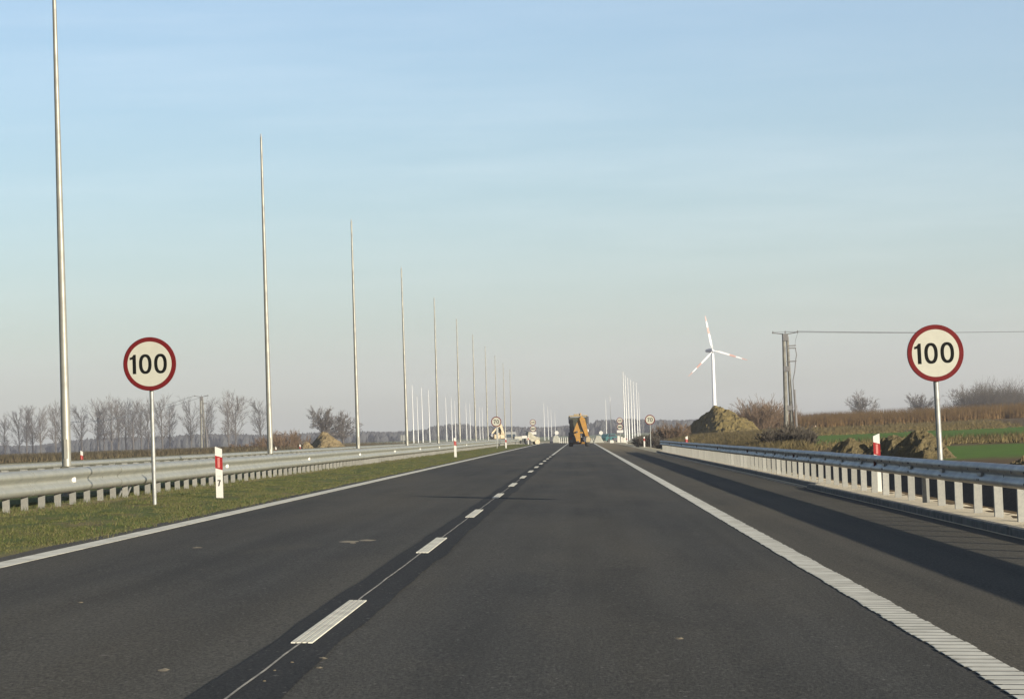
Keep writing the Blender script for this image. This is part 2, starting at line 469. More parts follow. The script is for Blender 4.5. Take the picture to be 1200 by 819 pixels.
# dried mud left on the asphalt
b = MB()
def clod(cx, cy, w, l, h, seed):
    n = 14
    ring = []; inner = []
    for k in range(n):
        a = 2 * PI * k / n
        r = 1 + .5 * mnoise.noise(Vector((math.cos(a) * 1.7, math.sin(a) * 1.7, seed)))
        ring.append(rp(cx + w * math.cos(a) * r, cy + l * math.sin(a) * r, .001))
        inner.append(rp(cx + w * .55 * math.cos(a) * r, cy + l * .55 * math.sin(a) * r, h * (1 + .4 * math.sin(3 * a + seed))))
    b.add(ring + inner + [rp(cx, cy, h * 1.2)], [(k, (k + 1) % n, n + (k + 1) % n, n + k) for k in range(n)] + [(n + k, n + (k + 1) % n, 2 * n) for k in range(n)], 0, True)
for q in [(-2.62, 30.7, .11, .25, .006, 1), (-2.45, 31.1, .09, .2, .006, 2), (-2.55, 30.3, .04, .1, .006, 8), (-2.16, 13.95, .03, .07, .005, 3), (-1.42, 14.7, .025, .06, .005, 4),
          (-1.38, 14.1, .02, .03, .005, 5), (.55, 16.2, .03, .05, .005, 6), (3.6, 21, .02, .03, .006, 7), (-4.1, 29, .05, .1, .006, 9), (4.6, 26.5, .05, .05, .02, 10), (4.75, 27.3, .03, .03, .015, 11),
          (3.0, 17.5, .012, .015, .005, 12), (-3.6, 19.5, .02, .03, .005, 13), (-1.57, 13.3, .012, .012, .006, 14), (-1.55, 14.4, .012, .015, .006, 15), (-1.585, 13.9, .01, .012, .006, 16)]:
    clod(*q)
tag(b.build('dried_mud', M['mud']), kind='stuff')

# kerb along the right shoulder, in two runs with a small jog, and the sandy strip behind it
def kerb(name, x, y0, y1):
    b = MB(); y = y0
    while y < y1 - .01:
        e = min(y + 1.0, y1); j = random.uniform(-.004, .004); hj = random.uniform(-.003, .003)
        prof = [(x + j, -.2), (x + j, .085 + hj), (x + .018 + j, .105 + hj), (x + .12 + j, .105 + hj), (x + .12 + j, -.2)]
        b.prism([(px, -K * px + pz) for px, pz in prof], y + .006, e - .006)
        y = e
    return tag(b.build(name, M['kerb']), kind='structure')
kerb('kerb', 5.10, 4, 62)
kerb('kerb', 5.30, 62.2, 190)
b = MB()
for i in range(230):
    y0, y1 = lerp(4, 190, i / 230), lerp(4, 190, (i + 1) / 230)
    def row(y):
        x0 = 5.215 if y < 62 else 5.415
        q = []
        for t in (0, .25, .5, .75, 1.0):
            x = lerp(x0, 6.35, t)
            h = .095 + .03 * mnoise.noise(Vector((x * 3, y * 1.3, 0))) * (t > 0)
            if t == 1: h -= .14 + .10 * mnoise.noise(Vector((y * .8, 4, 0)))
            q.append(rp(x, y, h))
        return q
    a, c = row(y0), row(y1)
    b.add(a + c, [(k, k + 1, k + 6, k + 5) for k in range(4)], 0, True)
tag(b.build('sand_strip', M['sand']), kind='structure')
# dusty gutter along the kerb foot
b = MB()
for i in range(200):
    y0, y1 = lerp(8, 190, i / 200), lerp(8, 190, (i + 1) / 200)
    w0, w1 = [.04 + .035 * abs(mnoise.noise(Vector((y * .7, 0, 3)))) for y in (y0, y1)]
    k0, k1 = [5.095 if y < 62 else 5.295 for y in (y0, y1)]
    if k0 != k1: continue
    if k0 > 5.2:  # fill between shoulder and the set-back kerb
        b.add([rp(5.165, y0, .003), rp(k0, y0, .006), rp(k1, y1, .006), rp(5.165, y1, .003)], [(0, 1, 2, 3)])
    b.add([rp(5.095 - w0, y0, .004), rp(5.095, y0, .006), rp(5.095, y1, .006), rp(5.095 - w1, y1, .004)], [(0, 1, 2, 3)])
tag(b.build('gutter_dust', M['sand']), kind='structure')

# ------------------------------------------------------------------ blades (turf, reeds, dry grass)
def blades(name, pts, hgt, wid, lean, mat, kind='stuff'):
    """pts (n,3); three-vertex bent blades, each with a small cross section"""
    n = len(pts)
    a = rng.uniform(0, 2 * PI, n); h = hgt * rng.uniform(.5, 1.25, n); w = wid * rng.uniform(.6, 1.4, n)
    la = rng.uniform(0, 2 * PI, n); lm = lean * rng.uniform(.2, 1.0, n) * h
    dx, dy = np.cos(a) * w / 2, np.sin(a) * w / 2
    ox, oy = np.cos(la) * lm, np.sin(la) * lm
    v = np.zeros((n, 4, 3))
    for i in range(4): v[:, i] = pts
    v[:, 0, 0] -= dx; v[:, 0, 1] -= dy
    v[:, 1, 0] += dx; v[:, 1, 1] += dy
    v[:, 2, 0] += -dy; v[:, 2, 1] += dx
    v[:, 3, 0] += ox; v[:, 3, 1] += oy; v[:, 3, 2] += h
    idx = np.arange(n)[:, None] * 4
    f = np.concatenate([idx + np.array([0, 1, 3]), idx + np.array([1, 2, 3]), idx + np.array([2, 0, 3])], 0)
    me = bpy.data.meshes.new(name)
    me.vertices.add(n * 4); me.vertices.foreach_set('co', v.reshape(-1))
    nf = len(f)
    me.loops.add(nf * 3); me.loops.foreach_set('vertex_index', f.reshape(-1).astype(np.int32))
    me.polygons.add(nf); me.polygons.foreach_set('loop_start', (np.arange(nf) * 3).astype(np.int32)); me.polygons.foreach_set('loop_total', np.full(nf, 3, np.int32))
    me.update(calc_edges=True); me.materials.append(mat)
    o = bpy.data.objects.new(name, me); C.objects.link(o)
    return tag(o, kind=kind)

pts = []
while len(pts) < 120000:
    y = 25 * math.exp(random.random() * math.log(330 / 25)); x = random.uniform(-9.6, -5.62)
    if mnoise.noise(Vector((x * 1.3, y * .32, 5))) > .10 and random.random() < .85: continue
    if mnoise.noise(Vector((x * 3.1, y * .6, 9))) > .25 and random.random() < .8: continue
    if x > -5.85 and random.random() < .55: continue
    if abs(x + 8.45) < .35 and random.random() < .6: continue
    pts.append((x, y, ground(x, y) - .005))
pa = np.array(pts)
blades('verge_grass', pa, .034, .0085, .9, M['turf'])
pts = []
for _ in range(1100):
    y = 30 * math.exp(random.random() * math.log(200 / 30)); x = random.choice((random.uniform(-9.4, -5.7), random.gauss(-8.45, .25), random.gauss(-5.75, .08)))
    n_ = random.randint(8, 22); rr = random.uniform(.03, .10)
    for _k in range(n_):
        px_, py2 = x + random.gauss(0, rr), y + random.gauss(0, rr * 2)
        if px_ > -5.5: continue
        pts.append((px_, py2, max(ground(px_, py2), -K * px_ - .02)))
blades('verge_tufts', np.array(pts), .075, .010, .7, M['tuft'])

pts = []
while len(pts) < 48000:
    y = random.uniform(346, 372); x = random.uniform(18, 90)
    if random.random() > .5 + 1.4 * (mnoise.noise(Vector((x * .25, y * .15, 0))) + .35): continue
    pts.append((x, y, ground(x, y) - .05))
blades('reed_bed', np.array(pts), 1.85, .06, .22, M['reed'])

pts = []
while len(pts) < 60000:
    y = 60 * math.exp(random.random() * math.log(330 / 60)); x = random.uniform(8.5, .125 * y + 8)
    if x > 2.2 + .066 * y and not (119 < y < 140 and random.random() < .10) and not (215 < y and random.random() < .13): continue
    if x < 13.5 and y < 108: continue
    if x < 12 and y < 150 and random.random() < .6: continue
    if mnoise.noise(Vector((x * .35, y * .12, 2))) < -.12: continue
    pts.append((x, y, ground(x, y) - .03))
blades('dry_grass', np.array(pts), .42, .06, .8, M['dry'])

pts = []
while len(pts) < 60000:
    y = 190 * math.exp(random.random() * math.log(760 / 190)); x = random.uniform(-.235 * y - 12, -26 - .02 * y)
    d = mnoise.noise(Vector((x * .02, y * .02, 6)))
    if d < -.1: continue
    pts.append((x, y, ground(x, y) - .05))
blades('rough_scrub', np.array(pts), 1.0, .14, .6, M['hedge'])

# ------------------------------------------------------------------ far-off woodland
def wood():
    b = MB()
    base = []
    # a 12-sided two ring lump reused with jitter
    def lump(x, y, z, r, h):
        n = 7; rows = [(0, .55), (.35, 1.0), (.7, .8), (1.0, .12)]
        vs = []
        for (t, q) in rows:
            for k in range(n):
                a = 2 * PI * k / n + t
                j = random.uniform(.75, 1.25)
                vs.append((x + r * q * j * math.cos(a), y + r * q * j * math.sin(a), z + h * t * random.uniform(.93, 1.05)))
        fs = []
        for i in range(3):
            for k in range(n):
                l = (k + 1) % n
                fs.append((i * n + k, i * n + l, i * n + n + l, i * n + n + k))
        fs.append(tuple(range(21, 28)))
        b.add(vs, fs, 0, False)
    for k in range(9500):
        u = random.uniform(-720, 560)                 # degrees-like spread across the view
        y = random.uniform(1750, 2250)
        x = u / 3205 * y
        hh = 8.0 + 2.2 * mnoise.noise(Vector((u * .012, 0, 0)))
        if -185 < u < -120: hh += 2.4 * sstep(-185, -165, u) * (1 - sstep(-135, -120, u))
        if 20 < u < 200: hh += 1.0
        if u < -330: hh += 1.5 * sstep(-330, -420, u) - 3.0 * sstep(-560, -660, u)
        r = random.uniform(1.3, 2.8)
        lump(x, y, ground(x, y) - 1.0, r, hh * random.uniform(.72, 1.08))
    return b
tag(wood().build('woodland', M['forest']), kind='stuff')

# ------------------------------------------------------------------ bare trees and shrubs
def stick(b, p, q, r0, r1, mi=0):
    p, q = Vector(p), Vector(q); d = (q - p)
    if d.length < 1e-6: return
    d.normalize()
    ref = Vector((1, 0, 0)) if abs(d.x) < .8 else Vector((0, 1, 0))
    a = d.cross(ref).normalized(); c = d.cross(a)
    vs = []
    for (o, r) in ((p, r0), (q, r1)):
        for k in range(3):
            t = 2 * PI * k / 3
            vs.append(o + (a * math.cos(t) + c * math.sin(t)) * r)
    b.add(vs, [(0, 1, 4, 3), (1, 2, 5, 4), (2, 0, 3, 5)], mi)

def rnd_dir(d, ang):
    ref = Vector((random.gauss(0, 1), random.gauss(0, 1), random.gauss(0, 1)))
    a = d.cross(ref).normalized()
    return (d * math.cos(ang) + a * math.sin(ang)).normalized()

def limb(b, p, d, length, r, depth, spread, up, twigr):
    segs = 3; q = Vector(p); nodes = [(q.copy(), d.copy(), r)]
    for i in range(segs):
        d = rnd_dir(d, random.uniform(.03, .16)); d = (d + Vector((0, 0, up))).normalized()
        q2 = q + d * length / segs
        r2 = max(twigr, r * (1 - .28))
        stick(b, q, q2, r, r2); q = q2; r = r2
        nodes.append((q.copy(), d.copy(), r))
    if depth > 0:
        nkid = random.choice((4, 5, 6)) if depth > 1 else random.choice((5, 6, 7))
        for _ in range(nkid):
            n_ = random.choice(nodes[1:])
            limb(b, n_[0], rnd_dir(n_[1], random.uniform(spread * .6, spread * 1.2)), length * random.uniform(.38, .62), max(twigr, n_[2] * .62), depth - 1, spread, up, twigr)

def make_tree(seed, H, kind):
    random.seed(seed)
    root = empty('bare_tree')
    t = MB(); c = MB()
    if kind == 'poplar':
        top = H * .95; q = Vector((0, 0, -.3)); pts = [q.copy()]; n = 9
        for i in range(n):
            q = Vector((q.x + random.uniform(-.12, .12), q.y + random.uniform(-.12, .12), top * (i + 1) / n)); pts.append(q.copy())
        rad = [lerp(.40, .06, (i / n) ** .9) for i in range(n + 1)]
        t.tube(pts, rad, 6)
        for k in range(34):
            f = random.uniform(.24, .97) if k > 5 else random.uniform(.18, .4)
            i = min(n - 1, int(f * n)); p = pts[i].lerp(pts[i + 1], f * n - i)
            az = random.uniform(0, 2 * PI); el = random.uniform(.75, 1.15)
            d = Vector((math.cos(az) * math.cos(el), math.sin(az) * math.cos(el), math.sin(el)))
            ln = H * (.13 + .26 * math.sin(min(1, max(.05, (f - .1) / .75)) * PI * .62)) * random.uniform(.75, 1.15) * (1.15 - .45 * f)
            limb(c, p, d, ln, .09, 2, .5, .06, .026)
    else:
        pts = [(0, 0, -.3), (.1, 0, H * .12), (0, .1, H * .26)]
        t.tube(pts, [.42, .34, .27], 6)
        for k in range(20):
            az = 2 * PI * k / 9 + random.uniform(-.3, .3); el = random.uniform(.05, 1.5)
            d = Vector((math.cos(az) * math.cos(el), math.sin(az) * math.cos(el), math.sin(el)))
            limb(c, pts[-1], d, H * random.uniform(.33, .44), .13, 3, .60, .02, .019)
    t.build('trunk', M['bark'], root); c.build('crown', M['twig'], root)
    return root

def make_shrub(seed, H, W, mat, n=26, name='bare_shrub'):
    random.seed(seed)
    c = MB()
    for k in range(n):
        az = random.uniform(0, 2 * PI); el = random.uniform(.7, 1.5)
        d = Vector((math.cos(az) * math.cos(el), math.sin(az) * math.cos(el), math.sin(el)))
        rr = random.random() ** .5 * W * .5
        limb(c, (rr * math.cos(az + random.uniform(-.5, .5)), rr * math.sin(az), -.1), d, H * random.uniform(.6, 1.0), .03, 2, .5, .05, .014)
    return c.build(name, mat)

F, CX, CY = 3205.0, 679.0, 509.5
def gx(px, y): return (px - CX) / F * y

# the row of tall poplars beyond the opposite carriageway
protos = [make_tree(100 + i, 18, 'poplar') for i in range(5)]
ROW = [(3, 14.2), (20, 17.2), (28.4, 17.5), (36, 17.8), (45, 17.5), (63, 17.8), (70.5, 17.2), (94, 17.5), (112.7, 19.2), (120.7, 19.0), (129, 19.2), (137, 18.6), (146, 19.4),
       (155, 18.2), (164, 18.8), (172.5, 17.8), (189, 19), (197.5, 17.6), (223, 19), (242, 18), (267, 19), (275.5, 19.6), (305, 17.5)]
words_ = ['shorter bare tree, last of the row at the left edge of the picture', 'bare tree beside the shortest one at the left end of the row', 'third bare tree from the left edge of the picture',
 'fourth bare tree from the left edge of the picture', 'bare tree with open sky on its right, left of the nearest lamp mast', 'bare tree just left of the nearest lamp mast', 'bare tree half hidden behind the nearest lamp mast',
 'lone bare tree just right of the nearest lamp mast', 'bare tree at the left end of the dense clump behind the left speed sign', 'second bare tree in the dense clump left of the speed sign post',
 'third bare tree in the dense clump left of the speed sign post', 'fourth bare tree in the dense clump left of the speed sign post', 'tall fifth bare tree in the dense clump left of the speed sign post',
 'thin sixth bare tree in the dense clump left of the speed sign post', 'bare tree just left of the left speed sign post', 'bare tree right behind the left speed sign post', 'broad bare tree just right of the left speed sign post',
 'small bare tree between the left speed sign and the left electricity pole', 'bare tree just left of the left electricity pole', 'bare tree just right of the left electricity pole',
 'left tree of the bare pair right of the left electricity pole', 'right tree of the bare pair right of the left electricity pole', 'bare tree right behind the second lamp mast']
for i, ((px, h), lab) in enumerate(zip(ROW, words_)):
    p = protos[i % 5]
    o = p if i < 5 else copy_tree(p)
    y = 1050 + 12 * math.sin(i * 2.3)
    o.location = (gx(px, y), y, ground(gx(px, y), y)); o.rotation_euler = (0, 0, i * 1.7)
    s = h / 18 * .87; o.scale = (s * random.uniform(.9, 1.1), s * .95, s)
    tag(o, lab, 'tree', 'row of tall bare trees')
rp0 = [make_tree(200 + i, 9.5, 'round') for i in range(3)]
RT = [(381, 610, 10.6, 'broad round bare tree behind the sand heap on the left'), (402, 640, 8.4, 'small bare tree right of the broad round one behind the left sand heap'),
      (1008, 720, 9.6, 'lone round bare tree above the reeds, left of the right speed sign'), (1077, 760, 10, 'round bare tree half behind the right speed sign post'),
      (1128, 770, 11, 'taller bare tree above the reeds just right of the right speed sign'), (1147, 790, 11.5, 'twiggy bare tree beside the dark hedge above the reeds'),
      (883, 690, 8.6, 'small bare tree on the skyline right of the big earth heap'), (1197, 780, 9.6, 'bare tree above the reeds at the right edge of the picture')]
for i, (px, y, h, lab) in enumerate(RT):
    p = rp0[i % 3]; o = p if i < 3 else copy_tree(p)
    o.location = (gx(px, y), y, ground(gx(px, y), y) - .1); o.rotation_euler = (0, 0, i * 2.1)
    s = h / 9.5; o.scale = (s, s, s); tag(o, lab, 'tree')
# thick dark hedge on the right skyline
SH = [(1152, 740, 4.2, 5.5, 'left dark bush of the hedge on the right skyline'), (1166, 745, 5.0, 6, 'middle dark bush of the hedge on the right skyline'), (1181, 750, 4.4, 5.5, 'right dark bush of the hedge on the right skyline')]
for i, (px, y, h, w, lab) in enumerate(SH):
    o = make_shrub(300 + i, h * 1.4, w * 1.15, M['dark_shrub'], 170, 'dark_bush')
    o.location = (gx(px, y), y, ground(gx(px, y), y) + .6); tag(o, lab, 'bush', 'dark hedge on the right skyline')
SH = [(858, 330, 1.5, 3.2, 'low reddish shrub at the right foot of the big earth heap'), (873, 335, 2.0, 3.2, 'reddish shrub just right of the big earth heap'), (889, 330, 2.6, 3.4, 'tallest reddish shrub between the earth heap and the electricity pole'),
      (904, 338, 2.1, 3.0, 'reddish shrub left of the right electricity pole'), (917, 345, 1.9, 2.6, 'reddish shrub standing behind the right electricity pole')]
for i, (px, y, h, w, lab) in enumerate(SH):
    o = make_shrub(320 + i, h * 1.05, w, M['shrub'], 60)
    o.location = (gx(px, y), y, ground(gx(px, y), y) - .05); tag(o, lab, 'shrub', 'reddish shrubs beside the earth heap')
SH = [(911, 148, .75, 1.2, 'dark low bush behind the right guardrail, left one under the electricity pole'), (926, 150, .85, 1.3, 'dark low bush right in front of the right electricity pole'), (941, 147, .6, 1.0, 'smallest dark bush just right of the electricity pole foot')]
for i, (px, y, h, w, lab) in enumerate(SH):
    o = make_shrub(340 + i, h, w, M['dark_shrub'], 70, 'dark_bush')
    o.location = (gx(px, y), y, ground(gx(px, y), y)); tag(o, lab, 'bush', 'dark bushes before the electricity pole')
SH = [(758, 262, .9, 1.6, 'dark twig clump added to stand for ditch shade behind the right 70 sign pole'), (767, 268, .8, 1.6, 'low dark twig clump added for ditch shade at the right guardrail end'), (776, 290, 1.0, 2.0, 'scrubby bush behind the far end of the right guardrail'), (789, 285, 1.3, 2.2, 'tangled brown bush at the left foot of the big earth heap'), (322, 330, 1.6, 3.6, 'brown bush right of the second lamp mast'),  # first two are twig clumps added to darken the shaded ditch
      (338, 335, 1.9, 3.4, 'brown bush at the left foot of the left sand heap'), (284, 340, 1.0, 3.0, 'low brown bush left of the second lamp mast')]
for i, (px, y, h, w, lab) in enumerate(SH):
    o = make_shrub(360 + i, h, w, M['dark_shrub'] if i < 2 else M['shrub'], 60, 'brown_bush' if i > 1 else 'dark_bush')
    o.location = (gx(px, y), y, ground(gx(px, y), y)); tag(o, lab, 'bush')
random.seed(11)

# ------------------------------------------------------------------ heaps of soil
def heap(name, px, y, w, d, h, mat, label, seed, skew=0.0, rough=.22, peak=1.4, zoff=0.0):
    b = MB(); n = 46
    for j in range(n + 1):
        for i in range(n + 1):
            u, v = i / n * 2 - 1, j / n * 2 - 1
            # a tipped ridge: steep planar flank on the left, rounded lobes to the right
            u0 = skew + .06 * mnoise.noise(Vector((v * 2.2, seed, 0)))
            hc = h * max(0, 1 - abs(v)) ** .9
            if u < u0: z = hc - (u0 - u) * h / (1 + u0)
            else:
                t = (u - u0) / (1 - u0)
                z = hc * (1 - t ** peak) if t < 1 else 0
            z = max(0, z); r = 0 if z > 0 else 2
            p3 = Vector((u * w, v * d, seed))
            k = min(1, z / (h * .25))
            z += k * h * rough * (.45 * mnoise.noise(p3 * (1.3 / h)) + .30 * mnoise.noise(p3 * (3.4 / h)) + .16 * mnoise.noise(p3 * (8.0 / h)))
            b.v.append((u * w / 2, v * d / 2, z - .12 - .3 * (r >= 1)))
    for j in range(n):
        for i in range(n):
            a = j * (n + 1) + i
            b.f.append((a, a + 1, a + n + 2, a + n + 1)); b.m.append(0); b.s.append(False)
    x = gx(px, y)
    o = b.build(name, mat, None, (x, y, ground(x, y) + zoff))
    return tag(o, label, 'soil heap')
heap('earth_heap', 843, 300, 9.6, 19, 3.25, M['sandy_soil'], 'big earth heap right below the wind turbine tower', 3.0, -.12, .30, 1.75)
heap('sand_heap', 380, 300, 6.4, 11, 2.45, M['clay_soil'], 'pale sand heap behind the left guardrail near the third lamp mast', 9.0, -.05, .22, 1.5)
heap('sand_heap', 357, 297, 3.4, 6, 1.5, M['clay_soil'], 'small brown heap merging with the left foot of the sand heap', 15.0, .0, .35, 1.7)
heap('earth_heap', 988, 93, 2.3, 4.4, .95, M['dark_soil'], 'dark earth heap furthest left of the three behind the right guardrail', 4.0, .1, .26, 2.0)
heap('earth_heap', 1036, 92, 2.5, 4.6, .93, M['dark_soil'], 'dark earth heap right behind the right red and white post', 5.0, .1, .28, 2.2)
heap('earth_heap', 1071, 88, 2.6, 5.0, 1.06, M['dark_soil'], 'tallest of the dark heaps, just left of the right speed sign post', 6.0, .0, .26, 1.8)
heap('earth_heap', 1196, 66, 1.6, 2.2, .40, M['clay_soil'], 'low lumpy soil heap at the right edge of the picture', 8.0, 0, .5, 1.5)
heap('earth_heap', 812, 215, 3.8, 3.6, .50, M['sandy_soil'], 'low sandy heap in the scrub behind the far right guardrail', 12.0, 0, .5, 1.4)
heap('earth_heap', 850, 195, 3.6, 3.0, .42, M['sandy_soil'], 'flat soil heap in the scrub before the reddish shrubs', 13.0, .2, .5, 1.4)
heap('earth_heap', 832, 180, 3.0, 2.4, .36, M['dark_soil'], 'dark low ridge of soil below the big earth heap, near the guardrail', 14.0, .1, .5, 1.4)
heap('earth_heap', 878, 178, 3.4, 2.4, .40, M['dark_soil'], 'dark low ridge of soil left of the dark bushes', 16.0, .0, .5, 1.5)
heap('earth_heap', 793, 235, 2.4, 2.6, .55, M['sandy_soil'], 'small pale soil heap at the left end of the scrub', 17.0, .1, .5, 1.5)

# ------------------------------------------------------------------ lamp masts without lamps
def make_mast(mat):
    r = empty('lamp_mast')
    m = MB()
    hs = [0, .45, .5, 1.9, 1.95, 4, 7, 10.9]
    m.tube([(0, 0, h) for h in hs], [.093, .093, .090, .089, .085, .073, .055, .032], 14)
    m.build('mast', mat, r)
    c = MB(); c.box((0, 0, .012), (.34, .34, .024), 0, None, .006)
    for sx in (-1, 1):
        for sy in (-1, 1): c.tube([(sx * .13, sy * .13, .024), (sx * .13, sy * .13, .08)], .014, 6)
    c.build('base_plate', M['galv'], r)
    d = MB(); d.box((0, -.088, .95), (.075, .012, .38), 0, None, .004); d.build('hatch_door', mat, r)
    t = MB(); t.tube([(0, 0, 10.9), (0, 0, 11.0)], .018, 8); t.build('spigot', M['galv'], r)
    return r
m0 = make_mast(M['mast'])
ordw = ['nearest', 'second nearest', 'third nearest', 'fourth nearest', 'fifth nearest', 'sixth nearest', 'seventh', 'eighth', 'ninth', 'tenth', 'eleventh and last']
for i in range(11):
    o = m0 if i == 0 else copy_tree(m0)
    y = 53.2 + 35.2 * i
    o.location = (-10.02, y, .30); o.rotation_euler = (math.radians(random.uniform(-.1, .1)), math.radians(random.uniform(-.15, .15)), random.uniform(-.1, .1))
    lab = ('tall grey lamp mast without lamp, nearest one, cropped by the top of the picture' if i == 0 else
           f'grey lampless mast in the median, {ordw[i]} of the long row from the front')
    tag(o, lab, 'lamp mast', 'lamp masts along the median')
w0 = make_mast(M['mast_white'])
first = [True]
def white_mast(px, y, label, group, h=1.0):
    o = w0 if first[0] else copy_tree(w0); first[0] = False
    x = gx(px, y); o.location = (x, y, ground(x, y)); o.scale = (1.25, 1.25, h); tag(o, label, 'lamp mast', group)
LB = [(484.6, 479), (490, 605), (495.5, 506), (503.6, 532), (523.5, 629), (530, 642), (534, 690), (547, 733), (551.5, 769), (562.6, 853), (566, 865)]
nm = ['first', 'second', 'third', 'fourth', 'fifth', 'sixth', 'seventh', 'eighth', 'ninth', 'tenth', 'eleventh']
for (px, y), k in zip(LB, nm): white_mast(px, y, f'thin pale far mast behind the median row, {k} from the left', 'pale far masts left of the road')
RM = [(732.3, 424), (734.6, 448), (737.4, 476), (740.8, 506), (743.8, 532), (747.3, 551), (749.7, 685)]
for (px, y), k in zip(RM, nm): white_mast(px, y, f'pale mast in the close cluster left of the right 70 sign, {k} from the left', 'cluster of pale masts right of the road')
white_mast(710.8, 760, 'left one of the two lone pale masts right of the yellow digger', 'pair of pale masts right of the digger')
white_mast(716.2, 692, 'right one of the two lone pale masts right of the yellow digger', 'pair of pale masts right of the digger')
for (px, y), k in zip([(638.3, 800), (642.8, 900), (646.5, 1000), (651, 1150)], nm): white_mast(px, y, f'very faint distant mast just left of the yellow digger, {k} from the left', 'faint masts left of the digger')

# ------------------------------------------------------------------ guardrails
def wbeam(b, x, y0, y1, hc, height, side, mat=0, seg=4.0, depth=.083):
    """W profile facing `side` (+1 = +x), laid in lapped lengths"""
    k = height / .31
    prof = [(0, -.155), (.02, -.152), (.06, -.130), (.08, -.105), (.083, -.082), (.075, -.058), (.03, -.025), (.02, 0), (.03, .025), (.075, .058), (.083, .082), (.08, .105), (.06, .130), (.02, .152), (0, .155)]
    y = y0; i = 0
    while y < y1 - .01:
        e = min(y + seg, y1); off = .004 * (i % 2); jz = random.uniform(-.004, .004); jx = random.uniform(-.004, .004)
        vs = []
        n = len(prof)
        for yy in (y - .12, e):
            for (d, z) in prof:
                px = x + side * (d / .083 * depth + off) + jx
                vs.append((px, yy, -K * px + hc + z * k + jz))
        for (d, z) in ((0, -.152), (0, .152)): pass
        fs = [(q, q + 1, n + q + 1, n + q) if side < 0 else (q, n + q, n + q + 1, q + 1) for q in range(n - 1)]
        b.add(vs, fs, mat, True)
        # thickness: an inner skin and the end edges
        vs2 = [(v[0] - side * .004, v[1], v[2]) for v in vs]
        b.add(vs2, fs, mat, True)
        b.add(vs[:n] + vs2[:n], [(q, q + 1, n + q + 1, n + q) for q in range(n - 1)], mat)
        y = e; i += 1
def bolt(b, x, y, z, side, r=.016, mi=1):
    b.tube([(x, y, z), (x + side * .012, y, z)], r, 6, mi, True, False)

def cpost(name, w, d, h, mat, parent=None):
    """C section post, web toward the traffic coming up from behind the camera"""
    b = MB(); t = .006
    b.prism([(-w / 2, 0), (w / 2, 0), (w / 2, h), (-w / 2, h)], 0, t)
    for s in (-1, 1):
        x0, x1 = sorted((s * w / 2, s * (w / 2 - t)))
        b.prism([(x0, 0), (x1, 0), (x1, h), (x0, h)], t, d)
        x0, x1 = sorted((s * (w / 2 - t), s * (w / 2 - .03)))
        b.prism([(x0, 0), (x1, 0), (x1, h), (x0, h)], d - t, d)
    return b

# left: double-sided median rail
LR = empty('guardrail', (0, 0, 0), 0, 'sunlit double-sided steel guardrail on the grass between the carriageways', 'guardrail')
LX = -8.5
b = MB()
wbeam(b, LX, 14, 382, .445, .40, 1, 0, 4.0, .115)
y = 16.0
while y < 160:
    for dz in (-.09, .09): bolt(b, LX + .02, y + .3, -K * LX + .445 + dz * .2, 1, .018, 1)
    y += 4.0
b.build('beam', [M['galv_rail'], M['dark_steel']], LR)
b = MB(); wbeam(b, LX - .50, 14, 382, .445, .40, -1, 0); b.build('beam', M['galv_rail'], LR)
pm = cpost('post', .10, .06, .72, M['post_steel'])
first_post = None; rest = MB(); k = 0; y = 39.2
while y < 380:
    for x in (LX - .06,):
        z = ground(x, y) - .08
        if k < 100:
            if first_post is None: first_post = o = pm.build('post', M['post_steel'], LR)
            else: o = first_post.copy(); C.objects.link(o); o.parent = LR
            o.location = (x, y, z); o.rotation_euler = (random.uniform(-.012, .012), random.uniform(-.012, .012), random.uniform(-.05, .05))
            o.scale = (1, 1, 1)
        else:
            rest.add([(v[0] + x, v[1] + y, v[2] + z) for v in pm.v], pm.f)
    k += 1; y += 1.3333
tag(rest.build('post', M['post_steel'], LR), kind='stuff')
b = MB(); y = 39.9
while y < 250:
    b.box((LX - .27, y, -K * LX + .47), (.36, .05, .10)); y += 2.6667
tag(b.build('spacer', M['post_steel'], LR), kind='stuff')
pr = None
for i in range(9):
    y = 45.4 + 19.85 * i
    if pr is None:
        b = MB(); b.box((0, 0, 0), (.035, .10, .085), 0, None, .008); pr = o = b.build('reflector', M['white_plastic'], LR)
    else: o = pr.copy(); C.objects.link(o); o.parent = LR
    o.location = (LX + .052, y, -K * LX + .445); o.rotation_euler = (0, 0, -.7)
for (dx, dy) in ((0, 0), (.0, .9)):
    b = MB(); b.tube([(LX - .14, 50.8 + dy, .26), (LX - .12, 51.6 + dy, .58)], .02, 6); b.build('brace', M['post_steel'], LR)

# second rail: far side of the median, along the other carriageway
SR = empty('guardrail', (0, 0, 0), 0, 'second steel guardrail beyond the median posts, seen over the nearer left one', 'guardrail')
SX = -13.5
b = MB(); wbeam(b, SX, 30, 470, .325, .31, 1, 0, 8.0); b.build('beam', M['galv_rail'], SR)
b = MB(); wbeam(b, SX - .62, 30, 470, .335, .31, -1, 0, 8.0); b.build('beam', M['galv_rail'], SR)
pm2 = cpost('post', .10, .06, .80, M['post_steel'])
fp = None; rest = MB(); y = 60.0; k = 0
while y < 460:
    z = -K * SX - .33
    if k < 100:
        if fp is None: fp = o = pm2.build('post', M['post_steel'], SR)
        else: o = fp.copy(); C.objects.link(o); o.parent = SR
        o.location = (SX - .30, y, z)
    else: rest.add([(v[0] + SX - .30, v[1] + y, v[2] + z) for v in pm2.v], pm2.f)
    k += 1; y += 2.0
tag(rest.build('post', M['post_steel'], SR), kind='stuff')
b = MB(); y = 60.1
while y < 260: b.box((SX - .31, y, -K * SX + .33), (.54, .05, .10)); y += 2.0
tag(b.build('spacer', M['post_steel'], SR), kind='stuff')

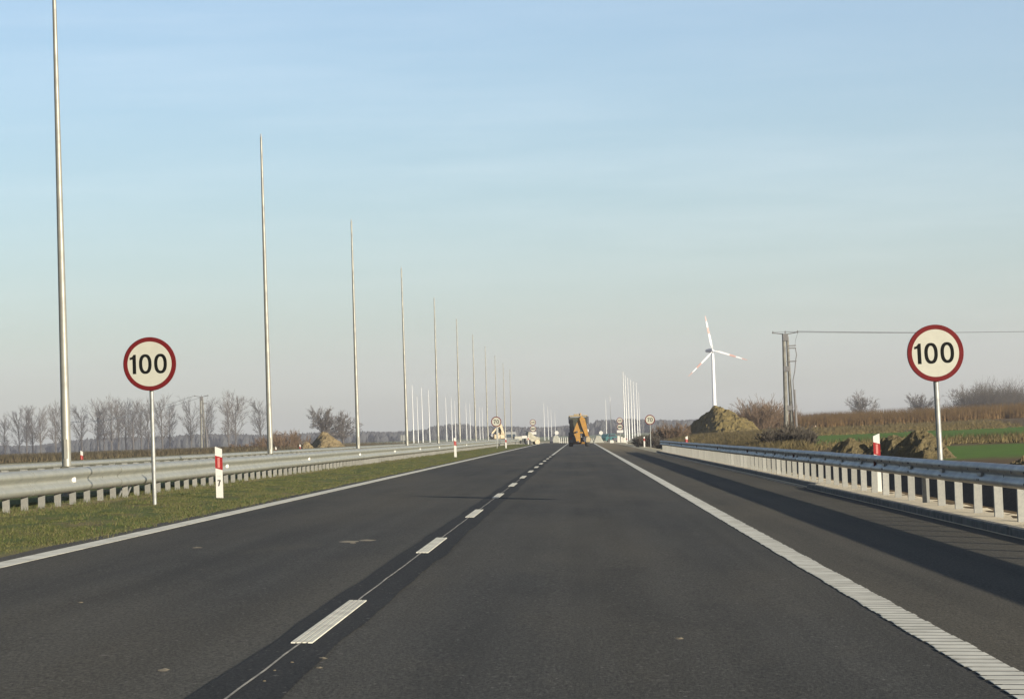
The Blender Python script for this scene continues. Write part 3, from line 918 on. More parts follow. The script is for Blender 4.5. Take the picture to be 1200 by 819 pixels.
# right: single rail on the kerb
RR = empty('guardrail', (0, 0, 0), 0, 'single steel guardrail on close white posts along the right shoulder', 'guardrail')
RX = 5.60
b = MB(); wbeam(b, RX - .03, 8, 188, .665, .31, -1, 0)
y = 14.6
while y < 120:
    bolt(b, RX - .05, y, -K * RX + .665, -1, .024, 1)
    bolt(b, RX - .105, y + 1.0, -K * RX + .735, -1, .019, 1)
    y += 1.95
y = 14.0
while y < 90:
    b.box((RX - .075, y, -K * RX + .665), (.05, .34, .05), 0)
    for dy in (-.07, .07):
        for dz in (-.075, .075): bolt(b, RX - .112, y + dy, -K * RX + .665 + dz, -1, .017, 1)
    y += 4.0
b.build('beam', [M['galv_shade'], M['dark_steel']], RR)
pm3 = cpost('post', .115, .07, .80, M['post_steel'])
fp = None; k = 0
for k in range(78):
    y = 35.2 + 1.95 * k
    if fp is None: fp = o = pm3.build('post', M['post_steel'], RR)
    else: o = fp.copy(); C.objects.link(o); o.parent = RR
    o.location = (RX + .035, y, -K * RX - .02); o.rotation_euler = (random.uniform(-.012, .012), random.uniform(-.012, .012), random.uniform(-.06, .06))
for k in range(5):
    o = fp.copy(); C.objects.link(o); o.parent = RR; o.location = (RX + .035, 33.25 - 1.95 * k, -K * RX - .02)
pr = None
for i in range(7):
    y = 51.5 + 19.5 * i
    if pr is None:
        b = MB(); b.box((0, 0, 0), (.06, .03, .12), 0, None, .008); pr = o = b.build('reflector', M['dark_red'], RR)
    else: o = pr.copy(); C.objects.link(o); o.parent = RR
    o.location = (RX - .075, y, -K * RX + .665)

# ------------------------------------------------------------------ signs
def superellipse(cx, cz, a, c, n=40, e=2.35):
    out = []
    for k in range(n):
        t = 2 * PI * k / n; ct, st = math.cos(t), math.sin(t)
        out.append((cx + a * math.copysign(abs(ct) ** (2 / e), ct), cz + c * math.copysign(abs(st) ** (2 / e), st)))
    return out
def ring_face(b, outer, inner, y, mi):
    n = len(outer)
    b.add([(x, y, z) for x, z in outer] + [(x, y, z) for x, z in inner], [(k, (k + 1) % n, n + (k + 1) % n, n + k) for k in range(n)], mi)
def poly_face(b, poly, y, mi): b.add([(x, y, z) for x, z in poly], [tuple(range(len(poly)))], mi)
def digit0(b, cx, cz, w, h, st, y, mi): ring_face(b, superellipse(cx, cz, w / 2, h / 2), superellipse(cx, cz, w / 2 - st, h / 2 - st * .85, 40, 2.2), y, mi)
def digit1(b, cx, cz, h, st, y, mi):
    poly_face(b, [(cx - st / 2, cz - h / 2), (cx + st / 2, cz - h / 2), (cx + st / 2, cz + h / 2), (cx - st * .15, cz + h / 2), (cx - st / 2, cz + h / 2 - st * .5)], y, mi)
    poly_face(b, [(cx - st / 2, cz + h / 2 - st * 1.35), (cx - st / 2, cz + h / 2 - st * .5), (cx - st * .8, cz + h / 2 - st * .72), (cx - st * 1.32, cz + h / 2 - st * .84), (cx - st * 1.32, cz + h / 2 - st * 1.5)], y, mi)
def digit7(b, cx, cz, w, h, st, y, mi):
    poly_face(b, [(cx - w / 2, cz + h / 2 - st), (cx + w / 2, cz + h / 2 - st), (cx + w / 2, cz + h / 2), (cx - w / 2, cz + h / 2)], y, mi)
    poly_face(b, [(cx - w * .34, cz - h / 2), (cx - w * .34 + st * 1.08, cz - h / 2), (cx + w * .04 + st * .55, cz + h * .05), (cx + w / 2, cz + h / 2 - st), (cx + w / 2 - st * 1.05, cz + h / 2 - st), (cx + w * .04 - st * .5, cz + h * .05)], y, mi)
SIGNM = [M['galv'], M['sign_red'], M['cream'], M['black']]
def plate_disc(b, cz, D, ring=.083):
    n = 64; R = D / 2
    c = lambda r: [(r * math.cos(2 * PI * k / n), cz + r * math.sin(2 * PI * k / n)) for k in range(n)]
    o, i = c(R), c(R * (1 - 2 * ring))
    ring_face(b, c(R * .985), i, -.022, 1); poly_face(b, i, -.022, 2)
    # rolled rim and grey back
    b.add([(x, -.022, z) for x, z in c(R * .985)] + [(x, -.016, z) for x, z in o], [(k, (k + 1) % n, n + (k + 1) % n, n + k) for k in range(n)], 1, True)
    b.add([(x, -.016, z) for x, z in o] + [(x, .014, z) for x, z in o], [(k, (k + 1) % n, n + (k + 1) % n, n + k) for k in range(n)], 0, True)
    ring_face(b, o, c(R * .95), .014, 0); poly_face(b, [*reversed(c(R * .95))], -.012, 0)
def clamps(root, zs, r):
    for z in zs:
        b = MB(); b.box((0, .035, z), (.16, .022, .04), 0, None, .005); b.build('clamp', M['galv'], root)
def speed_sign(x, y, zbase, top, D, txt, label, rz=0.0, pr_=.035, tilt=0.0):
    r = empty('speed_limit_sign', (x, y, zbase), rz, label, 'road sign')
    r.rotation_euler[1] = tilt
    b = MB(); b.tube([(0, .075, -.25), (0, .075, top + D * .35)], pr_, 12); b.build('pole', M['galv'], r)
    b = MB(); b.tube([(0, .075, top + D * .35), (0, .075, top + D * .35 + .012)], pr_ * 1.12, 12); b.build('cap', M['black'], r)
    b = MB(); cz = top + 0
    plate_disc(b, cz, D)
    h = .36 * D; st = .062 * D
    if txt == '100':
        digit1(b, -.287 * D, cz, h, st * 1.04, -.0245, 3); digit0(b, -.079 * D, cz, .237 * D, h * 1.02, st * .98, -.0245, 3); digit0(b, .208 * D, cz, .240 * D, h * 1.02, st * .98, -.0245, 3)
    elif txt == '70':
        digit7(b, -.14 * D, cz, .215 * D, h * 1.06, st, -.0245, 3); digit0(b, .145 * D, cz, .25 * D, h * 1.08, st, -.0245, 3)
    b.build('sign_plate', SIGNM, r)
    clamps(r, (cz - D * .25, cz + D * .25), .05)
    return r
speed_sign(-7.13, 45.5, .235, 2.39 - .01, .895, '100', 'round white sign reading 100 on a thin pole in the left grass verge', -.05)
speed_sign(5.87, 44.6, -.20, 2.54, .925, '100', 'round white sign reading 100 standing behind the right guardrail', .06, .045, -.018)
speed_sign(-7.26, 240, .15, 2.44, .90, '70', 'small far sign reading 70 beyond the left white posts', 0)
speed_sign(6.37, 246, -.25, 2.60, .90, '70', 'small far sign reading 70 past the end of the right guardrail', 0)

def car_mark(b, cx, cz, w, y, mi):
    poly_face(b, [(cx - w / 2, cz - w * .28), (cx + w / 2, cz - w * .28), (cx + w / 2, cz + w * .05), (cx + w * .3, cz + w * .1), (cx + w * .18, cz + w * .36), (cx - w * .18, cz + w * .36), (cx - w * .3, cz + w * .1), (cx - w / 2, cz + w * .05)], y, mi)
def stacked_sign(x, y, zb, label):
    r = empty('stacked_road_sign', (x, y, zb), 0, label, 'road sign')
    b = MB(); b.tube([(0, .075, -.2), (0, .075, 3.75)], .04, 10); b.build('pole', M['galv'], r)
    b = MB(); plate_disc(b, 3.25, .92); car_mark(b, -.13, 3.25, .26, -.0245, 1); car_mark(b, .15, 3.25, .26, -.0245, 3); b.build('sign_plate', SIGNM, r)
    b = MB(); plate_disc(b, 2.30, .92); poly_face(b, [(-.3, 2.22), (.3, 2.22), (.3, 2.38), (-.3, 2.38)], -.0245, 3); b.build('sign_plate', SIGNM, r)
    b = MB(); b.box((0, -.01, 1.62), (.95, .03, .40), 0, None, .01); poly_face(b, [(-.3, 1.57), (.3, 1.57), (.3, 1.67), (-.3, 1.67)], -.0285, 1); b.build('text_plate', [M['white_plastic'], M['grey_digit']], r)
    clamps(r, (3.25, 2.30, 1.62), .05)
    return r
stacked_sign(-6.95, 412, .05, 'pole with two round signs over a white plate, left of the road end')
stacked_sign(6.1, 410, -.1, 'pole with two round signs over a white plate, right of the road end')

def sign_back(x, y, zb, label):
    r = empty('road_sign', (x, y, zb), 0, label, 'road sign')
    b = MB(); b.tube([(0, 0, -.2), (0, 0, 2.2)], .04, 10); b.build('pole', M['galv'], r)
    b = MB(); b.box((0, .06, 1.75), (.95, .03, .95), 0, None, .01); b.build('sign_plate', M['galv'], r)
sign_back(gx(472.4, 480), 480, ground(gx(472, 480), 480), 'grey back of a sign facing away, on the far carriageway left of the masts')

# ------------------------------------------------------------------ delineator posts
def delineator(x, y, z, label, number=False, h=1.05, rz=0.0, right=False, tilt=0.0, w=.125):
    r = empty('delineator_post', (x, y, z), rz, label, 'roadside post', 'white posts with red bands')
    r.rotation_euler[1] = tilt
    b = MB(); d = .06; hw = w / 2
    top = [(-hw, h + .02), (hw, h - .03)] if not right else [(-hw, h - .03), (hw, h + .02)]
    b.prism([(-hw, -.15), (hw, -.15), (hw, top[1][1]), (-hw, top[0][1])], -d / 2, d / 2)
    b.build('post_body', M['white_plastic'], r)
    b = MB(); z0, z1 = h - .40, h - .165
    b.prism([(-hw - .003, z0 + .02), (hw + .003, z0 - .02), (hw + .003, z1 - .02), (-hw - .003, z1 + .02)], -d / 2 - .003, d / 2 + .003)
    b.build('red_band', M['red_plastic'], r)
    b = MB(); b.box((0, -d / 2 - .005, (z0 + z1) / 2), (w * .36, .006, .19), 0, None, .002); b.build('reflector', M['reflector'], r)
    if number:
        b = MB(); digit7(b, 0, h - .66, .060, .115, .021, -d / 2 - .002, 0)
        b.build('numeral', M['black'], r)
        b = MB()
        for q in (-.028, -.006, .016): poly_face(b, [(q, h - .545), (q + .013, h - .545), (q + .013, h - .52), (q, h - .52)], -d / 2 - .002, 0)
        b.build('small_text', M['grey_digit'], r)
    return r
delineator(-6.75, 51, .222, 'white post with a red band and the number 7, in the left grass verge', True, .96)
delineator(-6.6, 145, .20, 'white red-banded post in the verge, second from the front on the left')
delineator(-6.6, 245, .20, 'small white post just right of the left 70 sign', h=.95)
delineator(-6.5, 347, .18, 'tiny far white post in front of the yellow roller', h=1.0)
delineator(5.80, 53.6, -.10, 'red and white post behind the right guardrail, before the dark heaps', h=1.12, right=True, tilt=-.01)
delineator(5.9, 151, -.12, 'far red and white post peeping over the right guardrail', h=1.05, right=True)
delineator(5.9, 250, -.2, 'white post just left of the right 70 sign', h=1.05, right=True)
delineator(5.95, 345, -.2, 'tiny far white post below the pale mast cluster', h=.95, right=True)
for px, y, lab in ((93.5, 107, 'small red and white marker across the median, near the first lamp mast'), (322.5, 175, 'small white marker across the median, right of the second lamp mast'), (351, 190, 'small red marker across the median, left of the sand heap')):
    x = gx(px, y); hz = CY - .0332 * (px - CX); ytop = {93.5: 529, 322.5: 524, 351: 521}[px]
    ztop = 1.2 + (hz - ytop) / F * y
    delineator(x, y, ztop - .98, lab, h=.98, w=.09)

# ------------------------------------------------------------------ electricity poles and wires
def power_pole(x, y, z, H, label, flip=1):
    r = empty('electricity_pole', (x, y, z), 0, label, 'electricity pole')
    b = MB(); b.tube([(-.22 * flip, 0, -.5), (-.16 * flip, 0, H)], [.24, .165], 10); b.build('pole', M['pole_concrete'], r)
    b = MB(); b.tube([(.42 * flip, .5, -.5), (.20 * flip, .05, H - .3)], [.20, .14], 10); b.build('strut_pole', M['pole_concrete'], r)
    b = MB()
    b.box((0, -.02, H - .38), (.56, .46, .75), 0, None, .03); b.build('head_bracket', M['dark_steel'], r)
    b = MB(); b.box((.0, 0, H - 3.6), (.66, .5, .55), 0, None, .03); b.build('tie_bracket', M['dark_steel'], r)
    b = MB(); b.box((.06 * flip, .1, H - 7.6), (.78, .6, .5), 0, None, .03); b.build('tie_bracket', M['dark_steel'], r)
    b = MB(); pts = [(-1.35 * flip, 0, H + .12), (-.6 * flip, 0, H + .02), (0, 0, H - .08), (.7 * flip, 0, H + .02), (1.35 * flip, 0, H + .12)]
    b.tube(pts, .05, 6); b.build('crossarm', M['dark_steel'], r)
    for q in (-1.25, 0, 1.25):
        b = MB(); b.tube([(q * flip, 0, H + .02), (q * flip, 0, H + .12), (q * flip, 0, H + .18), (q * flip, 0, H + .30)], [.03, .07, .05, .03], 8); b.build('insulator', M['dark_steel'], r)
    for dz in (1.25, 1.5, 2.85):
        b = MB(); b.box((.55 * flip, 0, H - dz), (1.0, .16, .11), 0, None, .01); b.build('switch_arm', M['dark_steel'], r)
    b = MB()
    b.tube([(1.3 * flip, -.05, H + .1), (1.02 * flip, -.05, H - .7), (.95 * flip, -.05, H - 1.3)], .018, 5)
    b.tube([(.98 * flip, -.05, H - 1.5), (1.08 * flip, -.05, H - 2.2), (.95 * flip, -.05, H - 2.85), (.85 * flip, -.05, H - 3.8), (.62 * flip, -.1, H - 4.8), (.66 * flip, 0, H - 6.2), (.80 * flip, 0, 0)], .05, 5)
    b.build('cable', M['dark_steel'], r)
    b = MB(); b.tube([(.86 * flip, .05, -.2), (.74 * flip, .03, 4.4)], .11, 8); b.build('conduit', M['dark_steel'], r)
    return r
py_ = 280; pxx = gx(923.5, py_)
pz = ground(pxx, py_)
ztop = 1.2 + (CY - .0332 * (922 - CX) - 391) / F * py_
power_pole(pxx, py_, pz, ztop - pz, 'twin concrete electricity pole standing in the field right of the earth heap')
ly = 518; lx = gx(236.5, ly)
power_pole(lx, ly, ground(lx, ly), 10.6, 'small far electricity pole among the bare trees on the left')
def wires(name, A, B, sag, offs, r, label):
    b = MB()
    for (o1, o2) in offs:
        n = 24
        pts = []
        for i in range(n + 1):
            t = i / n; p = Vector(A).lerp(Vector(B), t) + Vector(o1).lerp(Vector(o2), t); p.z -= sag * 4 * t * (1 - t); pts.append(p)
        b.tube(pts, r, 5)
    return tag(b.build(name, M['wire']), label, 'power line')
wires('overhead_wires', (pxx, py_, ztop + .22), (pxx + 62, 262, ztop - .70), .75, [((-1.25, 0, 0), (0, -1.2, 0)), ((0, 0, 0), (0, 0, .05)), ((1.25, 0, 0), (0, 1.2, 0))], .016, 'dark overhead wires running right from the right electricity pole')
lz = ground(lx, ly) + 10.85
wires('overhead_wires', (lx, ly, lz), (lx - 85, 830, lz - .8), 1.6, [((-1.25, 0, 0), (0, 0, 0)), ((1.2, 0, 0), (1.5, 0, 0))], .03, 'faint overhead wires falling left from the left electricity pole')

# ------------------------------------------------------------------ wind turbine
ty = 2110; tx = gx(838, ty)
hubz = 1.2 + (CY - .0332 * (836 - CX) - 411) / F * ty
hx = gx(836.2, ty)
WT = empty('wind_turbine', (tx, ty, 0), 0, 'white wind turbine with red-striped blades rising behind the big earth heap', 'wind turbine')
b = MB(); zz = lerp
b.tube([(0, 0, -8), (0, 0, hubz * .5), (0, 0, hubz - 1.2)], [1.75, 1.4, 1.05], 20); b.build('tower', M['turbine'], WT)
b = MB(); b.tube([(-.2, -2.6, hubz), (-1.2, -1.4, hubz + .1), (-2.6, 1.6, hubz + .2), (-4.4, 4.6, hubz + .1), (-4.8, 5.2, hubz + .1)], [1.2, 1.5, 1.55, 1.2, .7], 12); b.build('nacelle', M['turbine_grey'], WT)
b = MB(); b.tube([(0.35, -4.4, hubz), (0.25, -4.1, hubz), (0.0, -3.4, hubz), (-.1, -2.7, hubz)], [.25, .8, 1.15, 1.1], 14); b.build('hub', M['turbine'], WT)
R = 27.5
for ang in (100.5, -17.5, -135.5):
    a = math.radians(ang)
    for (r0, r1, w0, w1, mt, nm_) in ((.8, R * .30, .7, 1.9, 'turbine', 'blade'), (R * .30, R * .5, 1.9, 1.45, 'turbine', 'blade'), (R * .5, R * .64, 1.45, 1.15, 'turbine_red', 'blade_stripe'), (R * .64, R * .84, 1.15, .75, 'turbine', 'blade'), (R * .84, R, .75, .25, 'turbine_red', 'blade_stripe')): pass
    u = Vector((math.cos(a), 0, math.sin(a))); v = Vector((-math.sin(a), -.25, math.cos(a))).normalized(); n_ = u.cross(v).normalized()
    b = MB(); st = [(.6, .55, .5, 0), (R * .10, .8, .45, 0), (R * .20, 1.75, .40, 0), (R * .48, 1.45, .26, 0), (R * .66, 1.15, .18, 0), (R * .84, .85, .12, 0), (R, .30, .05, 0)]
    rings = []
    o0 = Vector((.1, -3.4, hubz))
    for (rr, w, th, _) in st:
        c = o0 + u * rr + Vector((0, -.02 * rr, 0))
        rings.append([c + v * (-w * .35), c + v * (-.1 * w) + n_ * th / 2, c + v * (w * .65), c + v * (-.1 * w) - n_ * th / 2])
    mi = [0, 0, 0, 1, 0, 1]
    for i in range(len(rings) - 1):
        b.add(rings[i] + rings[i + 1], [(k, (k + 1) % 4, 4 + (k + 1) % 4, 4 + k) for k in range(4)], mi[i])
    b.add(rings[-1], [(0, 1, 2, 3)], 1)
    b.build('blade', [M['turbine'], M['turbine_red']], WT)
# a second far one, only a stub on the skyline left of the heap
x2 = gx(801.5, 2400)

# ------------------------------------------------------------------ yellow backhoe digger on the road ahead
def wheel(root, x, y, r, w, hubm, tm=None):
    b = MB(); n = 22
    b.tube([(x - w / 2, y, r), (x - w * .38, y, r), (x + w * .38, y, r), (x + w / 2, y, r)], [r * .86, r, r, r * .86], n)
    o = b.build('wheel', tm or M['rubber'], root)
    b = MB()
    for s in (-1, 1): b.tube([(x + s * w * .5, y, r), (x + s * (w * .5 + .03), y, r)], r * .5, 16)
    b.build('rim', hubm, o)
    return o
BH = empty('backhoe_digger', (gx(678.2, 280), 280, -K * gx(678.2, 280)), 0, 'yellow backhoe digger driving away in the middle of the road', 'digger')
for s in (-1, 1):
    wheel(BH, s * .83, 1.1, .76, .44, M['yellow'])
for s in (-1, 1): wheel(BH, s * .80, 3.4, .52, .34, M['yellow'])
b = MB(); b.box((0, 2.4, .95), (1.1, 3.0, .55), 0, None, .06); b.box((0, 3.7, 1.45), (.95, 1.4, .75), 0, None, .1); b.build('body', M['yellow'], BH)
b = MB(); b.box((-.0, .42, .72), (2.0, .22, .55), 0, None, .03); b.box((-.62, .55, 1.3), (.62, .3, 1.2), 0, None, .05); b.box((.72, .6, 1.2), (.3, .3, .9), 0, None, .05); b.build('rear_frame', M['dark_body'], BH)
b = MB()
for sx in (-.88, .88):
    for yy in (.75, 2.1): b.box((sx, yy, 2.1), (.09, .09, 2.0), 0, None, .02)
b.box((0, 1.4, 1.2), (1.85, 1.4, .3), 0, None, .05); b.box((-.92, 1.3, 2.75), (.16, .5, .7), 0, None, .03); b.box((.98, 1.3, 2.7), (.20, .4, .75), 0, None, .03)
cab = b.build('cab', M['dark_body'], BH)
b = MB(); b.box((0, .75, 2.25), (1.66, .02, 1.5)); b.box((0, 2.1, 2.25), (1.66, .02, 1.5))
for sx in (-.88, .88): b.box((sx, 1.42, 2.25), (.02, 1.22, 1.5))
b.build('window', M['cab_glass'], cab)
b = MB(); b.box((0, 1.4, 3.14), (1.95, 1.7, .13), 0, None, .05); b.build('roof', M['beige'], cab)
b = MB(); b.tube([(.25, .9, 3.2), (.25, .9, 3.42)], .08, 10); b.build('beacon', M['yellow'], BH)
b = MB(); b.box((-.1, 1.2, 3.28), (.7, .5, .14), 0, None, .03); b.build('roof_box', M['beige'], BH)
def plate_limb(b, pts, ws, y0, y1):
    lft = []; rgt = []
    for i, (x, z) in enumerate(pts):
        a = pts[max(0, i - 1)]; c = pts[min(len(pts) - 1, i + 1)]
        d = Vector((c[0] - a[0], c[1] - a[1])).normalized(); n = Vector((-d.y, d.x))
        lft.append((x + n.x * ws[i] / 2, z + n.y * ws[i] / 2)); rgt.append((x - n.x * ws[i] / 2, z - n.y * ws[i] / 2))
    for i in range(len(pts) - 1):
        b.prism([lft[i], rgt[i], rgt[i + 1], lft[i + 1]], y0, y1)
b = MB(); plate_limb(b, [(-.06, .45), (-.08, .95), (-.22, 1.45), (-.04, 2.0), (.10, 2.55), (.22, 3.02)], [.40, .50, .66, .56, .38, .30], -.45, -.12); b.build('boom', M['yellow'], BH)
b = MB(); plate_limb(b, [(.24, 3.06), (.42, 2.75), (.62, 2.0), (.78, 1.35), (.92, .75)], [.26, .54, .48, .36, .26], -.75, -.48); b.build('dipper_arm', M['yellow'], BH)
b = MB(); b.tube([(.12, -.3, 2.35), (.45, -.45, 1.5), (.72, -.5, 1.0)], .06, 8); b.build('hydraulic_ram', M['dark_body'], BH)
b = MB(); b.prism([(.72, .45), (1.12, .45), (1.2, .78), (1.05, 1.0), (.78, .95)], -1.0, -.35); b.build('bucket', M['beige'], BH)
b = MB(); b.box((.96, .45, 1.62), (.14, .06, .28), 0, None, .02); b.build('work_lamp', M['white_plastic'], BH)
for s in (-.84, .84):
    b = MB(); b.box((s, .28, .86), (.22, .05, .14), 0, None, .02); b.build('tail_lamp', M['red_plastic'], BH)
for (qx, qz) in ((.17, 2.98), (-.17, 1.5), (-.06, .52), (.84, 1.0)):
    b = MB(); b.tube([(qx, -.80, qz), (qx, -.10, qz)], .085, 10); b.build('pivot_pin', M['dark_body'], BH)
b = MB(); b.box((0, .24, .98), (.62, .02, .16)); b.build('number_plate', M['white_plastic'], BH)
b = MB(); b.box((0, 4.9, .55), (2.1, .7, .6), 0, None, .1); b.build('front_shovel', M['yellow'], BH)

# ------------------------------------------------------------------ works traffic at the road end
# yellow roller on the left verge
rx, ry = gx(623, 362), 362
RO = empty('road_roller', (rx, ry, .08), .35, 'small pale yellow roller parked on the verge below the stacked signs', 'road roller')
def drum(root, x, r, w, m_):
    b = MB(); b.tube([(x, -w / 2, r), (x, -w / 2 + .04, r), (x, w / 2 - .04, r), (x, w / 2, r)], [r * .93, r, r, r * .93], 20); return b.build('drum', m_, root)
drum(RO, -.55, .36, 1.0, M['rubber']); drum(RO, .62, .36, 1.0, M['beige'])
b = MB(); b.prism([(-.95, .45), (.95, .45), (.98, .95), (.55, 1.05), (.15, 1.25), (-.35, 1.75), (-.6, 1.7), (-.7, 1.0), (-.95, .95)], -.45, .45); b.build('body', M['pale_yellow'], RO)
b = MB(); b.box((-.5, 0, 1.86), (.7, .8, .08), 0, None, .03); b.build('canopy', M['dark_body'], RO)
b = MB(); b.box((-.35, -.05, 1.05), (.42, .7, .4), 0, None, .05); b.build('seat', M['dark_body'], RO)
b = MB(); b.tube([(-.05, 0, 1.1), (-.15, 0, 1.42)], .025, 6); b.tube([(-.15, -.16, 1.42), (-.15, .16, 1.42)], .02, 6); b.build('steering_column', M['dark_body'], RO)
bx_, by_ = gx(614.5, 356), 356
WB = empty('warning_board', (bx_, by_, .1), 0, 'white board on dark legs just left of the yellow roller', 'board')
b = MB(); b.box((0, 0, 1.05), (.68, .05, .36), 0, None, .01); b.build('panel', M['white_plastic'], WB)
for s in (-.2, .2):
    b = MB(); b.box((s, .05, .42), (.12, .05, .95), 0, None, .01); b.build('leg', M['dark_body'], WB)
# beige excavator behind the left rail
EX = empty('excavator', (gx(585, 470), 470, .1), .5, 'beige tracked excavator standing behind the left 70 sign', 'excavator')
for s in (-.8, .8):
    b = MB(); b.tube([(-1.2, s - .2, .4), (-1.2, s + .2, .4)], .4, 14); b.box((0, s, .4), (2.4, .4, .78), 0, None, .1); b.tube([(1.2, s - .2, .4), (1.2, s + .2, .4)], .4, 14); b.build('track', M['dark_body'], EX)
b = MB(); b.box((-.3, 0, 1.25), (2.2, 1.7, .8), 0, None, .1); b.box((.45, -.2, 1.95), (.5, .4, .9), 0, None, .05); b.build('body', M['beige'], EX)
b = MB(); b.box((.1, .45, 2.1), (1.0, .8, 1.1), 0, None, .08); cb = b.build('cab', M['beige'], EX)
b = MB(); b.box((.1, .44, 2.2), (1.02, .6, .6)); b.box((.1, .45, 2.2), (.7, .82, .6)); b.build('window', M['glass'], cb)
b = MB(); b.prism([(.6, 1.5), (.9, 1.5), (.3, 3.4), (-.2, 3.3)], -.45, -.15); b.prism([(-.2, 3.4), (.2, 3.3), (-1.5, 1.7), (-1.7, 1.9)], -.45, -.15); b.build('boom', M['beige'], EX)
b = MB(); b.prism([(-1.75, 1.9), (-1.45, 1.6), (-1.2, 1.3), (-1.7, 1.2), (-1.95, 1.5)], -.6, 0); b.build('bucket', M['dark_body'], EX)
# white van
def van(x, y, z, rz, label):
    r = empty('white_van', (x, y, z), rz, label, 'van')
    b = MB(); b.prism([(-2.4, .35), (2.5, .35), (2.55, 1.0), (2.0, 1.2), (1.45, 2.1), (1.2, 2.25), (-2.3, 2.25), (-2.45, 2.0)], -.95, .95); b.build('body', M['van_white'], r)
    b = MB(); b.add([(2.0, -.8, 1.24), (2.0, .8, 1.24), (1.66, .76, 1.79), (1.66, -.76, 1.79)], [(0, 1, 2, 3)]); 
    b.v = [(p[0] + .02, p[1], p[2] + .012) for p in b.v]; b.build('windscreen', M['glass'], r)
    for s in (-1, 1):
        b = MB(); b.box((1.1, s * .955, 1.6), (.9, .012, .55), 0); b.build('window', M['glass'], r)
        b = MB(); b.box((2.56, s * .7, .85), (.04, .3, .2), 0, None, .01); b.build('headlight', M['reflector'], r)
        for xx in (-1.5, 1.65):
            b = MB(); b.tube([(xx, s * .96 - .1, .34), (xx, s * .96 + .1, .34)], .34, 16); b.build('wheel', M['rubber'], r)
    return r
van(gx(598, 480), 480, ground(gx(598, 480), 480), -PI / 2 + .1, 'white van on the far carriageway beyond the left 70 sign')
# pale tarpaulined trailer right of the van
TR = empty('flat_trailer', (gx(605.2, 450), 450, .1), .3, 'pale low trailer just right of the white van', 'trailer')
b = MB(); b.box((0, 0, .85), (1.3, 2.2, .7), 0, None, .08); b.build('body', M['block_white'], TR)
for s in (-1, 1):
    b = MB(); b.tube([(s * .62, 0, .28), (s * .78, 0, .28)], .28, 14); b.build('wheel', M['rubber'], TR)
# white blocks closing the road, each with its round sign
def block(px, y, label):
    x = gx(px, y)
    b = MB(); b.box((0, 0, .55), (1.55, 1.0, 1.1), 0, None, .12, .45); o = b.build('barrier_block', M['block_white'], None, (x, y, -K * x - .03)); return tag(o, label, 'road block', 'white blocks at the road end')
def round_sign(px, y, label):
    x = gx(px, y); r = empty('round_sign', (x, y, -K * x), 0, label, 'road sign', 'white round signs at the road end')
    b = MB(); b.tube([(0, .05, 0), (0, .05, 1.75)], .035, 8); b.build('pole', M['galv'], r)
    b = MB(); n = 24; b.tube([(0, 0, 1.5), (0, .03, 1.5)], .29, n); poly_face(b, [(.02, 1.4), (.1, 1.42), (.12, 1.6), (.02, 1.62)], -.003, 1); b.build('sign_plate', [M['white_plastic'], M['grey_digit']], r)
block(651.5, 401, 'white block across the left lane at the road end'); round_sign(652.5, 402.5, 'white round sign above the white block left of the digger')
block(701, 401, 'white block across the right shoulder at the road end'); round_sign(704.3, 402.5, 'white round sign above the white block right of the digger')
block(694, 404, 'smaller pale block just right of the digger bucket').scale = (.55, .8, .7)
DB = MB(); DB.box((0, 0, .5), (.5, .4, 1.0), 0, None, .05, .7)
o = DB.build('barrier_block', M['dark_body'], None, (gx(646, 400), 400, .05)); tag(o, 'narrow dark block just left of the left white block', 'road block')
BR = empty('road_barrier', (0, 398, 0), 0, 'low barrier of pale posts across the road end, left of the digger', 'barrier')
x0_, x1_ = gx(655.5, 398), gx(672, 398)
b = MB(); 
for zz_ in (.35, .75): b.box(((x0_ + x1_) / 2, 0, zz_ + .05), (x1_ - x0_, .04, .10))
b.build('rail', M['dark_body'], BR)
for i in range(8):
    b = MB(); b.box((lerp(x0_, x1_, i / 7), -.05, .45), (.08, .06, .95)); b.build('post', M['white_plastic'], BR)
# dark teal car and a black trailer on the right
CT = empty('parked_car', (gx(713, 452), 452, -.2), .95, 'dark teal car parked below the two lone pale masts', 'car')
b = MB(); b.prism([(-2.0, .3), (2.0, .3), (2.05, .75), (1.2, .9), (.6, 1.4), (-1.1, 1.42), (-1.7, .95), (-2.05, .85)], -.85, .85); b.build('body', M['car_teal'], CT)
for s in (-1, 1):
    b = MB(); b.prism([(-1.5, .95), (1.0, .93), (.55, 1.33), (-1.05, 1.35)], s * .855 - .006, s * .855 + .006); b.build('window', M['glass'], CT)
    for xx in (-1.25, 1.3):
        b = MB(); b.tube([(xx, s * .8 - .1, .31), (xx, s * .8 + .1, .31)], .31, 14); b.build('wheel', M['rubber'], CT)
BT = empty('utility_trailer', (gx(721.5, 430), 430, -.2), .1, 'small black trailer beside the dark teal car', 'trailer')
b = MB(); b.box((0, 0, .55), (1.0, 1.6, .5), 0, None, .05); b.build('body', M['dark_body'], BT)
for s in (-1, 1):
    b = MB(); b.tube([(s * .5, 0, .27), (s * .66, 0, .27)], .27, 14); b.build('wheel', M['rubber'], BT)
for i, (px, h, w, lab) in enumerate([(724.5, 1.0, .42, 'grey concrete block just right of the black trailer'), (728.3, .85, .3, 'slim grey concrete block left of the pale mast cluster'), (716.5, .45, .6, 'low pale block in front of the dark teal car'), (731.5, .75, .5, 'grey concrete block at the foot of the pale mast cluster')]):
    y = 405 - i * 3; x = gx(px, y)
    b = MB(); b.box((0, 0, h / 2), (w, .5, h), 0, None, .04, .85); tag(b.build('concrete_block', M['concrete'], None, (x, y, ground(x, y) - .02)), lab, 'concrete block', 'concrete blocks beside the works')

